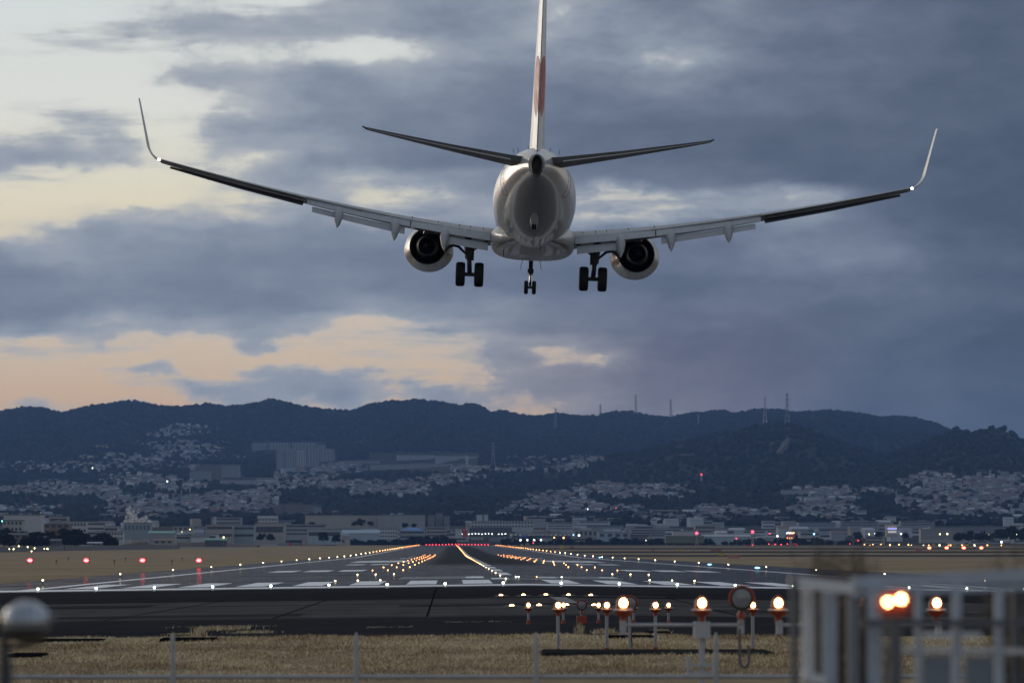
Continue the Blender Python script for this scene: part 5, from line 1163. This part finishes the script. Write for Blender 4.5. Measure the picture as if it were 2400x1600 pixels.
# ------------------------------------------------------------------ town and apron lamps, signs, the parked airplane
def lamp_post(u, y, D, r, lm, label, group, ground=None):
    p = at(u, y, D); zg = ground if ground is not None else (gz(p.x, D) if D < 3450 else float(hz(u, D))); zg = min(zg, p.z - 1)
    t = thing('lamp_post', label, 'lamp', (p.x, D, zg), 0, group); MB().tube([(0, 0, 0), (0, 0, p.z - zg)], .09, 6).build('pole', MastG, t)
    MB().ball((0, -.1, p.z - zg), r, 8).build('lamp_head', lm, t)
for k, (u, y, r) in enumerate(((22, 1285.5, .3), (32, 1286, .45), (44, 1279, .42), (65, 1281, .38), (74, 1291, .33), (81, 1284, .42), (104, 1285, .3), (111, 1285.3, .5))):
    lamp_post(u, y, 1380, r * .55, L_YEL, f'yellowish lamp before the dark grove, {nth(k + 1)} from the left', 'yellow lamps by the left grove')
lamp_post(524, 1258.5, 2300, .42, L_YEL, 'brightest yellowish lamp above the green shed', 'town lamps'); lamp_post(445, 1240, 2500, .3, L_YEL, 'yellow-green lamp on the small cream building', 'town lamps'); lamp_post(427, 1246, 2500, .2, L_YEL, 'faint yellow-green lamp left of the other one', 'town lamps'); lamp_post(467, 1253, 2500, .25, L_WHITE, 'small white lamp left of the round dark tree', 'town lamps')
lamp_post(5, 1220.5, 2250, .35, glow('teal_lamp', (.25, 1, .85), 5, False), 'teal lamp at the far left edge', 'town lamps'); lamp_post(392, 1127.5, 6800, 1.1, L_WHITE, 'white lamp on the left hill', 'hill lamps'); lamp_post(217, 1096.5, 8000, .9, L_WHITE, 'tiny white lamp in the left estate', 'hill lamps'); lamp_post(2254, 1119.5, 6500, 1.1, L_ORANGE, 'pinkish lamp above the far right estate', 'hill lamps'); lamp_post(1377.5, 1193, 5200, .7, L_WHITE, 'white lamp in the right town', 'hill lamps'); lamp_post(1444, 1191, 5200, .9, L_RED, 'red lamp on the grey tower block', 'hill lamps')
for k in range(14):
    if k in (10,): continue
    lamp_post(1083 + k * 7.8, 1250.5 + random.uniform(-.7, .7), 3440, .38, L_WHITE, f'small white light in the row beyond the runway end, {nth(k + 1)} from the left', 'row of white lights beyond the runway end')
for k, (u, y) in enumerate(((1220, 1265), (1236, 1264.6), (1252, 1264.8), (1268, 1264.8))): lamp_post(u, y, 3330, .62, L_WHITE, f'white lamp of four right of the runway end, {nth(k + 1)} from the left', 'four white lamps right of the runway end')
for k, (u, y, r, lm, lab) in enumerate(((1344, 1252.5, .8, L_BLUE, 'bluish lamp left of the bright white floodlight'), (1357, 1253.8, .8, L_WHITE, 'bright white floodlight on the hangar'), (1299, 1259, .6, L_ORANGE, 'reddish lamp on the grey hangar, left one'), (1321, 1259.5, .8, L_ORANGE, 'reddish lamp on the grey hangar, right one'), (1250, 1271.5, .5, L_RED, 'red lamp below the four white lamps'),
        (1726, 1261, .6, L_RED, 'red lamp over the pale sheds'), (1804, 1249.5, .6, L_RED, 'dim red lamp left of the lit reddish tower'), (1822, 1255.5, .8, L_WHITE, 'white lamp left of the lit reddish tower'), (1908, 1250.5, 1.1, L_BLUE, 'blue lamp right of the lit reddish tower'), (1514, 1265.5, .35, L_WHITE, 'tiny white lamp right of the hangars'), (2037, 1251.5, .6, L_YEL, 'pale lamp left of the lit store'), (2050, 1250, .3, L_WHITE, 'tiny lamp beside the pale lamp left of the store'), (2112, 1250.5, .6, L_WHITE, 'white lamp right of the lit store'), (2203, 1251, .6, L_YEL, 'left of two pale lamps before the long apartments'), (2220, 1250.5, .75, L_YEL, 'right of two pale lamps before the long apartments'), (2318, 1251.5, .5, L_YEL, 'pale lamp left of the parked airplane'), (2334, 1251.5, .3, L_WHITE, 'tiny lamp above the parked airplane'), (2371, 1251, .7, L_YEL, 'left of two lamps by the right border'), (2383, 1251.5, .6, L_YEL, 'right of two lamps by the right border'), (2011, 1266, .5, L_RED, 'red lamp over the blurred bush'), (2313, 1264, .3, L_WHITE, 'tiny green-white lamp left of the parked airplane'))):
    lamp_post(u, y, 3380, r * .85, lm, lab, 'airport and town lamps on the right')
for k, (u, y, r, c) in enumerate(((2026, 1275, .6, 0), (2039, 1278, .3, 0), (2046, 1275, .45, 0), (2065, 1275, .5, 0), (2086, 1275.5, .5, 0), (2086, 1281, .35, 1), (2107, 1275.5, .6, 0), (2129, 1276, .65, 0), (2136, 1282, .3, 1), (2164, 1282, .3, 1), (2177, 1277, .5, 0), (2202, 1278, .7, 1), (2228, 1278.5, .6, 0), (2223, 1283, .35, 0), (2255, 1279, .6, 0), (2284, 1280, .65, 1), (2314, 1281.5, .6, 0), (2347, 1282, .55, 0))):
    p = at(u, y, 3000); zg = gz(p.x, 3000); b_ = MB(); b_.tube([(0, 0, 0), (0, 0, max(.4, p.z - zg))], .1, 6, 0); b_.ball((0, 0, max(.5, p.z - zg)), r * .75, 8, 1)
    tag(b_.build('apron_light', [DARKB, L_ORANGE if c == 0 else L_NEAR], smooth=60, loc=(p.x, 3000, zg)), f'{"orange" if c == 0 else "white"} light in the far right row, {nth(k + 1)} from the left', 'airport light', 'far right row of airport lights')
for k, (u, y, r) in enumerate(((1764, 1283, .4), (1802, 1274, .5), (1817, 1275, .5), (1831, 1275.4, .55), (1846, 1274, .55), (1752, 1278, .4), (1868, 1282, .4), (1992, 1273.5, .4))):
    p = at(u, y, 3100); zg = gz(p.x, 3100); b_ = MB(); b_.tube([(0, 0, 0), (0, 0, max(.4, p.z - zg))], .1, 6, 0); b_.ball((0, 0, max(.5, p.z - zg)), r * .7, 8, 1)
    tag(b_.build('obstacle_light', [DARKB, L_RED], smooth=60, loc=(p.x, 3100, zg)), f'small red light near the reddish lit tower, {nth(k + 1)} from the left', 'airport light', 'small red lights near the lit tower')
# lit tower with sign frame
p = at(1853, 1275, 3350); t = thing('lit_mast', 'mast with a reddish lit frame and white lamps on top', 'mast', (p.x, 3350, gz(p.x, 3350)))
for q in (-1, 1): MB().tube([(q * .5, 0, 0), (q * .5, 0, 6)], .25, 6).build('leg', Wh, t)
MB().box((0, 0, 8.2), (7.6, .8, 4.2)).build('sign_frame', mat('dim_red_panel', (.38, .12, .13), .6), t)
for k in range(6): MB().ball((-3.4 + 1.25 * k, -.6, 10.6 + .25 * (k % 2)), .42, 8).build('lamp_head', L_WHITE if k < 4 else L_ORANGE, t)
for k in range(3): MB().ball((-2.8 + 1.9 * k, -.6, 6.4), .3, 6).build('lamp_head', L_ORANGE, t)
# store sign
for (u0, u1, y0_, y1_, lm, lab) in ((2080, 2102, 1236, 1240, glow('lit_sign_blue', (.42, .45, 1), 1.1, False), 'lit pale violet-blue sign band on the store block'), (2081, 2101, 1243, 1248, glow('lit_sign_white', (.8, .8, .78), .55, False), 'dim lit shop front under the violet-blue sign'), (2081, 2102, 1231, 1234, glow('lit_sign_tan', (.7, .5, .3), .30, False), 'dim tan sign strip on top of the store block')):
    a, c = at(u0, y1_, 3296), at(u1, y0_, 3296); b_ = MB(); b_.box(((a.x + c.x) / 2, 3296, (a.z + c.z) / 2), (c.x - a.x, .5, c.z - a.z)); tag(b_.build('sign_board', lm), lab, 'sign')
a, c = at(1198, 1253, 3485), at(1345, 1250, 3485)
for k in range(15):
    b_ = MB(); b_.ball((a.x + (c.x - a.x) * k / 14, 3485, a.z), .3, 6); 
    tag(b_.build('roof_lamp', glow('dim_roof_lamp', (.8, .8, .7), 1.2, False), smooth=True), f'dim lamp on the roof edge of the long grey hangar, {nth(k + 1)} from the left', 'lamp', 'lamps along the hangar roof edge')
b_ = MB(); p = at(1226.5, 1257, 3470); b_.lathe((p.x, 3470, p.z), [(.2, -2.4), (2.2, -1.6), (2.9, 0), (2.4, 1.5), (.2, 2.4)], 'z', 16); tag(b_.build('balloon_tank', mat('blue_tank', (.04, .09, .33), .4), smooth=True), 'dark blue round tank before the long grey hangar', 'tank')
for (u, y, w_, h, m_, lab, D) in ((1317, 1286, 8, 7, YelP, 'yellow taxiway sign right of the runway, brightest one', 2000), (1340, 1286.5, 9, 4, RedP, 'red taxiway sign beside the brightest yellow sign', 2000), (1223, 1277, 6, 4, YelP, 'small yellow sign near the far runway edge', 2900), (1595, 1292, 8, 5, YelP, 'yellow taxiway sign far right of the runway edge lights', 1500), (1531, 1291, 9, 2.6, PinkP, 'faint red board on the grass right of the runway', 1550), (1690, 1302, 11, 6, YelP, 'yellow sign above the pink board', 1100), (1719, 1309, 29, 7, PinkP, 'wide faded pink board on the grass', 900), (1678, 1290.5, 26, 5, PinkP, 'wide faint pink board beyond the yellow sign', 1500), (1752, 1278, 10, 3, RedP, 'red board far away under the red lamp mast', 2800), (1862, 1281, 12, 8, Tw, 'red and white checkered hut far on the field', 2600), (1915, 1301, 14, 4, PinkP, 'faded pink board left of the blurred bush', 1100), (2153, 1292, 16, 9, PinkP, 'slanting pink board between the right slope lamps', 1450), (2265, 1276.5, 11, 5, YelP, 'yellow sign, widest in the far right row', 2900), (2188, 1275, 6, 3.5, YelP, 'small yellow sign in the far right row, left one', 2950), (2238, 1275, 6, 3.5, YelP, 'small yellow sign in the far right row, middle one', 2950), (2070, 1274, 6, 3.5, YelP, 'small yellow sign behind the orange lights', 2950), (681, 1276, 8, 7, RedP, 'small red and white hut at the left field border', 3000), (1236, 1274, 9, 4, PinkP, 'pale pink board below the four white lamps', 3200)):
    p = at(u, y + h / 2, D); zg = gz(p.x, D); ww, hh = w_ / FPX * D, h / FPX * D; z1 = max(.15, p.z - zg); t = thing('field_sign', lab, 'sign', (p.x, D, zg))
    MB().box((0, 0, z1 + hh / 2), (ww, .25, hh)).build('panel', m_, t)
    for q in (-1, 1): MB().box((q * ww * .38, .05, (z1 + .05) / 2), (.09, .09, z1 + .1)).build('leg', MastG, t)
# parked airplane at the right
p = at(2356, 1271, 3150); t = thing('parked_airplane', 'small white airplane far away at the right with a bright nose lamp', 'airplane', (p.x, 3150, p.z + 1.3), R(-40)); t.scale = (.62, .62, .62)
b_ = MB(); b_.tube([(0, -9.5, .4), (0, -8.5, .2), (0, -6, 0), (0, 3, 0), (0, 6, .5), (0, 9.5, 1.2)], [.2, .9, 1.45, 1.45, 1.0, .25], 14); b_.build('fuselage', Wh, t, smooth=True)
b_ = MB(); b_.add([(-.18, 5.5, 1), (-.18, 9.6, 1.3), (-.18, 10.6, 5.6), (-.18, 8.9, 5.6), (.18, 5.5, 1), (.18, 9.6, 1.3), (.18, 10.6, 5.6), (.18, 8.9, 5.6)], [(0, 1, 2, 3), (4, 5, 6, 7), (0, 1, 5, 4), (1, 2, 6, 5), (2, 3, 7, 6), (3, 0, 4, 7)]); b_.build('tail_fin', Wh, t)
for q in (-1, 1):
    b_ = MB(); b_.add([(q * 1.2, -1.5, -.5), (q * 1.2, 2.2, -.5), (q * 10, 3.6, .4), (q * 10, 2.4, .4), (q * 1.2, -1.5, -.2), (q * 1.2, 2.2, -.2), (q * 10, 3.6, .5), (q * 10, 2.4, .5)], [(0, 1, 2, 3), (4, 5, 6, 7), (0, 1, 5, 4), (1, 2, 6, 5), (2, 3, 7, 6), (3, 0, 4, 7)]); b_.build('wing', Wh, t)
    MB().tube([(q * 3.6, -1.6, -1.0), (q * 3.6, 1.2, -1.0)], .75, 12).build('engine', Gy, t)
MB().tube([(0, -6, -1), (0, -6, -2.4)], .2, 6).build('nose_gear', Dk, t)
MB().ball((0, -9.6, -1.2), 1.0, 10).build('nose_lamp', glow('landing_lamp', (1, .98, .85), 12, False), t)

# ------------------------------------------------------------------ steam over the plant building
def steam():
    b = MB()
    blobs = [(296, 1221, 6), (300, 1212, 7), (303, 1203, 6), (300, 1195, 5), (304, 1188, 4), (309, 1210, 7), (316, 1216, 7), (318, 1206, 4), (323, 1199, 3), (325, 1193, 2.5), (322, 1220, 6), (330, 1220, 6), (336, 1217, 6), (342, 1213, 5), (343, 1210, 4), (349, 1221, 4.5), (355, 1226, 3.5), (361, 1230, 2.5), (310, 1222, 7), (312, 1199, 3.5)]
    for i, (u, y, r) in enumerate(blobs):
        p = at(u, y, 2385 + (i % 3) * 1.2); rr = r / FPX * 2385 * 1.15; rings = []
        for k in range(9):
            a = math.pi * k / 8; a = min(max(a, .1), math.pi - .1); rg = []
            for q in range(14):
                d = Vector((math.sin(a) * math.cos(q * math.pi / 7), math.sin(a) * math.sin(q * math.pi / 7), math.cos(a))); s = 1 + .28 * MN.noise(d * 2.1 + Vector((i * 3.1, 0, 0)))
                rg.append(p + d * rr * s)
            rings.append(rg)
        b.loft(rings)
    m = bpy.data.materials.new('steam_vapour'); m.use_nodes = True; w = NT(m.node_tree); o = w.n('ShaderNodeOutputMaterial'); v = w.n('ShaderNodeVolumePrincipled'); g = w.n('ShaderNodeNewGeometry')
    v.inputs['Color'].default_value = (.95, .95, .96, 1); n = w.noise(g.outputs['Position'], .55, 5, .6); w.put(v.inputs['Density'], w.mr(n, .42, .64, .0, .9)); w.t.links.new(v.outputs[0], o.inputs['Volume'])
    o = b.build('steam_plume', m); o['kind'] = 'stuff'; o['label'] = 'white steam drifting above the blue-grey plant building'
steam()

# ------------------------------------------------------------------ foreground: mesh fence, railing, floodlight, dry bushes
FENCE = mat('fence_galvanized', (.36, .37, .38), .55, metal=.2, var=.12, scale=8)
fd = 42.6; fx0 = at(-17, 1500, fd).x; fz = .15
t = thing('mesh_fence', 'grey steel fence with pointed posts across the foreground', 'fence', (0, fd, fz))
pxs = [at(x, 1500, fd).x for x in (-439, -17, 405, 835, 1256, 1678, 2100, 2522, 2944)]
for x in pxs:
    zt = at(405, 1481, fd).z - fz
    MB().tube([(x, 0, -.3), (x, 0, zt - .12), (x, 0, zt - .05), (x, 0, zt)], [.026, .026, .022, .008], 12).build('fence_post', FENCE, t, smooth=True)
    MB().tube([(x, 0, -.3), (x, 0, at(405, 1578, fd).z - fz)], .033, 12).build('post_sleeve', FENCE, t, smooth=True)
zr = at(405, 1586, fd).z - fz
MB().tube([(pxs[0], .05, zr), (pxs[-1], .05, zr)], .024, 10).build('top_rail', FENCE, t, smooth=True)
MB().tube([(pxs[0], .05, zr - .9), (pxs[-1], .05, zr - .9)], .02, 8).build('lower_rail', FENCE, t)
wm = MB()
x = pxs[0]
while x < pxs[-1]:
    for s in (-1, 1): wm.add([(x - .002, .05, -.2 if s > 0 else -.2), (x + .002, .05, -.2), (x + s * .0 + .002, .05, zr + .10), (x - .002, .05, zr + .10)], [(0, 1, 2, 3)]) if s > 0 else None
    x += .055
wm.build('wire_mesh', FENCE, t, fix=False)['kind'] = 'stuff'

# steel railing / gate at the right, about 20 m away
RAIL = mat('railing_steel', (.42, .48, .56), .55, metal=.1, var=.1, scale=12); RAILL = mat('railing_pale_steel', (.74, .76, .78), .5, var=.08, scale=12); RAILD = mat('railing_dark', (.11, .12, .135), .6)
gd = 17.0; go = at(2100, 1500, gd); t = thing('steel_gate', 'blurred grey steel gate with upright bars close to the camera', 'gate', (go.x, gd, 0))
def gp(x, y, d=gd): p = at(x, y, d); return (p.x - go.x, d - gd, p.z)
def bar(name, x0, y0_, x1, y1_, wpx, m_, dd=0.0, dep=.045):
    a, c = Vector(gp(x0, y0_, gd + dd)), Vector(gp(x1, y1_, gd + dd)); d = c - a; w_ = wpx / FPX * gd; L = d.length
    up = Vector((d.z, 0, -d.x)).normalized() * (w_ / 2); n = Vector((0, dep / 2, 0))
    MB().add([a + up - n, a - up - n, a - up + n, a + up + n, c + up - n, c - up - n, c - up + n, c + up + n], [(0, 1, 2, 3), (7, 6, 5, 4), (0, 4, 5, 1), (1, 5, 6, 2), (2, 6, 7, 3), (3, 7, 4, 0)]).build(name, m_, t)
bar('frame_post', 1860, 1352, 1862, 1700, 15, RAILD, .0)
bar('frame_post', 1892, 1372, 1892, 1700, 24, RAILL, .1); bar('frame_post', 1945, 1385, 1945, 1700, 32, RAIL, .12)
bar('top_beam', 1850, 1362, 2000, 1378, 26, RAILL, .02)
bar('top_beam', 1998, 1366, 2520, 1342, 30, RAIL, .25); bar('upper_rail', 1998, 1392, 2520, 1372, 12, RAIL, .25)
for x, w_ in ((2050, 34), (2152, 15), (2242, 20), (2342, 20), (2440, 20)): bar('upright_bar', x, 1372, x, 1700, w_, RAIL, .22)
bar('middle_rail', 2022, 1459, 2520, 1459, 17, RAILD, .1); bar('lower_rail', 2110, 1522, 2520, 1526, 13, RAILL, .3); bar('lower_rail', 1882, 1580, 1935, 1596, 20, RAILL, .05); bar('lower_rail', 2165, 1487, 2300, 1487, 12, RAILL, .45); bar('bottom_rail', 1860, 1640, 2520, 1640, 30, RAIL, .2)
bar('mesh_panel', 2385, 1375, 2385, 1660, 26, RAILD, .35); bar('mesh_panel', 1915, 1395, 1915, 1660, 12, RAILD, .3); bar('mesh_panel', 2000, 1400, 2000, 1700, 26, mat('smoked_panel', (.25, .28, .32), .5), .3)
for x in (2196, 2296): bar('infill_plate', x, 1536, x, 1700, 70, mat('blue_grey_plate', (.26, .31, .38), .55), .5, .01)
for x in (2100,): bar('cable_trunk', x, 1470, x, 1720, 22, RAILD, -.1, .08)

# close lamp pair whose blur discs shine through the gate
t = thing('twin_lamp', 'pair of glowing warm lamps on a dark post before the gate', 'lamp', (at(2098, 1405, 12.0).x, 12.0, 0)); zt = at(2098, 1408, 12.0).z
MB().tube([(0, .03, 0), (0, .03, zt - .05)], .022, 10).build('pole', RAILD, t, smooth=True)
MB().box((0, .04, zt - .03), (.10, .05, .03)).build('bracket', ORG, t)
for x_, z_, r in ((2082, 1410, .0062), (2113, 1403, .0072)):
    p = at(x_, z_, 12.0); MB().lathe((p.x - t.location.x, .045, p.z), [(.02, -.02), (.03, 0), (.03, .05), (.015, .07)], 'y', 16).build('lamp_housing', ORG, t, smooth=50)
    MB().ball((p.x - t.location.x, .012, p.z), r, 12).build('lens', glow('close_lamp', (1, .62, .26), 44), t, smooth=True)

# chrome floodlight at the left
CHR = mat('chrome_shell', (.38, .41, .45), .07, metal=1, var=.06, scale=30)
fl = 15.0; c = at(62, 1456, fl); t = thing('floodlight', 'chrome bullet floodlight on a dark post at the left', 'floodlight', (c.x, fl, 0))
k = fl / FPX
def cup(f0, f1, r, dz=0.0):
    rg = []
    for i in range(13):
        a = R(f0 + (f1 - f0) * i / 12); rg.append([(r * 1.1 * math.cos(a) * math.cos(q * math.pi / 12) * k, r * math.cos(a) * math.sin(q * math.pi / 12) * k, c.z + dz * k + r * .96 * math.sin(a) * k) for q in range(24)])
    return rg
MB().loft(cup(-12, 88, 51)).build('lamp_shell', CHR, t, smooth=True)
MB().loft(cup(-80, -13, 50)).build('lower_reflection_half', mat('painted_ground_reflection', (.05, .055, .06), .3, coat=.3), t, smooth=True)  # lower half of the chrome painted dark to imitate its reflection of dark ground
MB().lathe((0, 0, c.z - 12 * k), [(54 * k, -3 * k), (56 * k, 0), (54 * k, 3 * k)], 'z', 24).build('trim_ring', mat('lamp_grey', (.16, .19, .22), .4), t, smooth=True)
for q in (-14, 8): MB().tube([(q * k + 1.1 * 0, -51 * k * math.cos(R(a)), c.z + 50 * k * math.sin(R(a))) for a in range(-8, 80, 8)], 3.2 * k, 6).build('shell_seam', mat('lamp_grey', (.16, .19, .22), .4), t)
MB().tube([(52 * k, 0, c.z + 8 * k), (66 * k, 0, c.z + 11 * k)], 9 * k, 10).build('cable_gland', mat('lamp_grey', (.16, .19, .22), .4), t, smooth=True)
MB().tube([(-52 * k, 0, c.z - 28 * k), (-50 * k, 0, c.z - 70 * k), (-48 * k, 0, c.z - 110 * k), (-50 * k, 0, 0)], [10 * k, 12 * k, 16 * k, 17 * k], 12).build('post', mat('post_dark', (.035, .042, .05), .55), t, smooth=True)
br = MB(); br.tube([(40 * k, .05, c.z - 30 * k), (30 * k, .05, c.z - 48 * k), (-10 * k, .05, c.z - 55 * k), (-48 * k, .02, c.z - 60 * k)], 6 * k, 8); br.build('bracket', mat('post_dark', (.03, .03, .03)), t, smooth=True)
lp = MB(); lp.tube([(18 * k + 24 * k * math.cos(a) * 1.0, .2, c.z - 100 * k + 48 * k * math.sin(a)) for a in [R(180 + q * 15) for q in range(13)]], 1.6 * k, 6); lp.build('drip_loop', RAILD, t)

# dry bushes behind the gate, bare twigs with seed heads
def bush(x0, ytop, D, n, spread, label, dens=1.0):
    p = at(x0, ytop, D); h = p.z - gz(p.x, D); t = thing('dry_bush', label, 'bush', (p.x, D, gz(p.x, D)))
    st = MB(); lf = MB()
    for i in range(n):
        a = random.uniform(0, 6.28); s = spread * random.uniform(.2, 1); hh = h * random.uniform(.78, 1.0); x, y = s * math.cos(a), s * math.sin(a) * .7
        pts = [(x * .3, y * .3, 0), (x * .5, y * .5, hh * .5), (x * .85 + random.gauss(0, .02), y, hh * .85), (x + random.gauss(0, .03), y, hh)]
        st.tube(pts, [.006, .005, .0035, .002], 4)
        for q in range(int(170 * dens)):
            f = random.uniform(.55, 1); c_ = Vector((x * f + random.gauss(0, .035), y * f + random.gauss(0, .035), hh * f + random.gauss(0, .02))); w_ = random.uniform(.006, .015); d = Vector((random.gauss(0, 1), random.gauss(0, 1), random.gauss(0, 1))).normalized(); e = d.orthogonal().normalized()
            lf.add([c_ - e * w_ * .5, c_ + d * w_ * 1.6, c_ + e * w_ * .5, c_ - d * w_ * 1.2], [(0, 1, 2, 3)], pick([3, 2, 3]))
    st.build('stem', mat('twig_brown', (.10, .075, .055), .9), t); lf.build('leaves', [mat('dry_leaf_grey', (.14, .12, .10), .9), ST[2], mat('dry_leaf_dark', (.05, .045, .04), .9)], t, fix=False)['kind'] = 'stuff'
bush(1960, 1285, 20.5, 34, .26, 'grey-brown dry bush behind the left end of the gate', .9); bush(1990, 1255, 21, 28, .20, 'taller thin dry bush rising over the gate', .9); bush(2015, 1310, 20, 24, .2, 'lower dry bush right of the taller one', .8); bush(2390, 1262, 20.5, 30, .24, 'dry twiggy bush at the right border', .9)

# ------------------------------------------------------------------ evening haze
b = MB(); b.box((0, 6900, 229), (16400, 15400, 502))
m = bpy.data.materials.new('haze_air'); m.use_nodes = True; w = NT(m.node_tree); o = w.n('ShaderNodeOutputMaterial'); v = w.n('ShaderNodeVolumePrincipled')
v.inputs['Color'].default_value = (.27, .50, 1, 1); v.inputs['Density'].default_value = 3.9e-5; v.inputs['Anisotropy'].default_value = .2
w.t.links.new(v.outputs[0], o.inputs['Volume'])
o = b.build('haze', m); o['kind'] = 'stuff'; o['label'] = 'thin blue evening haze over the field and hills'
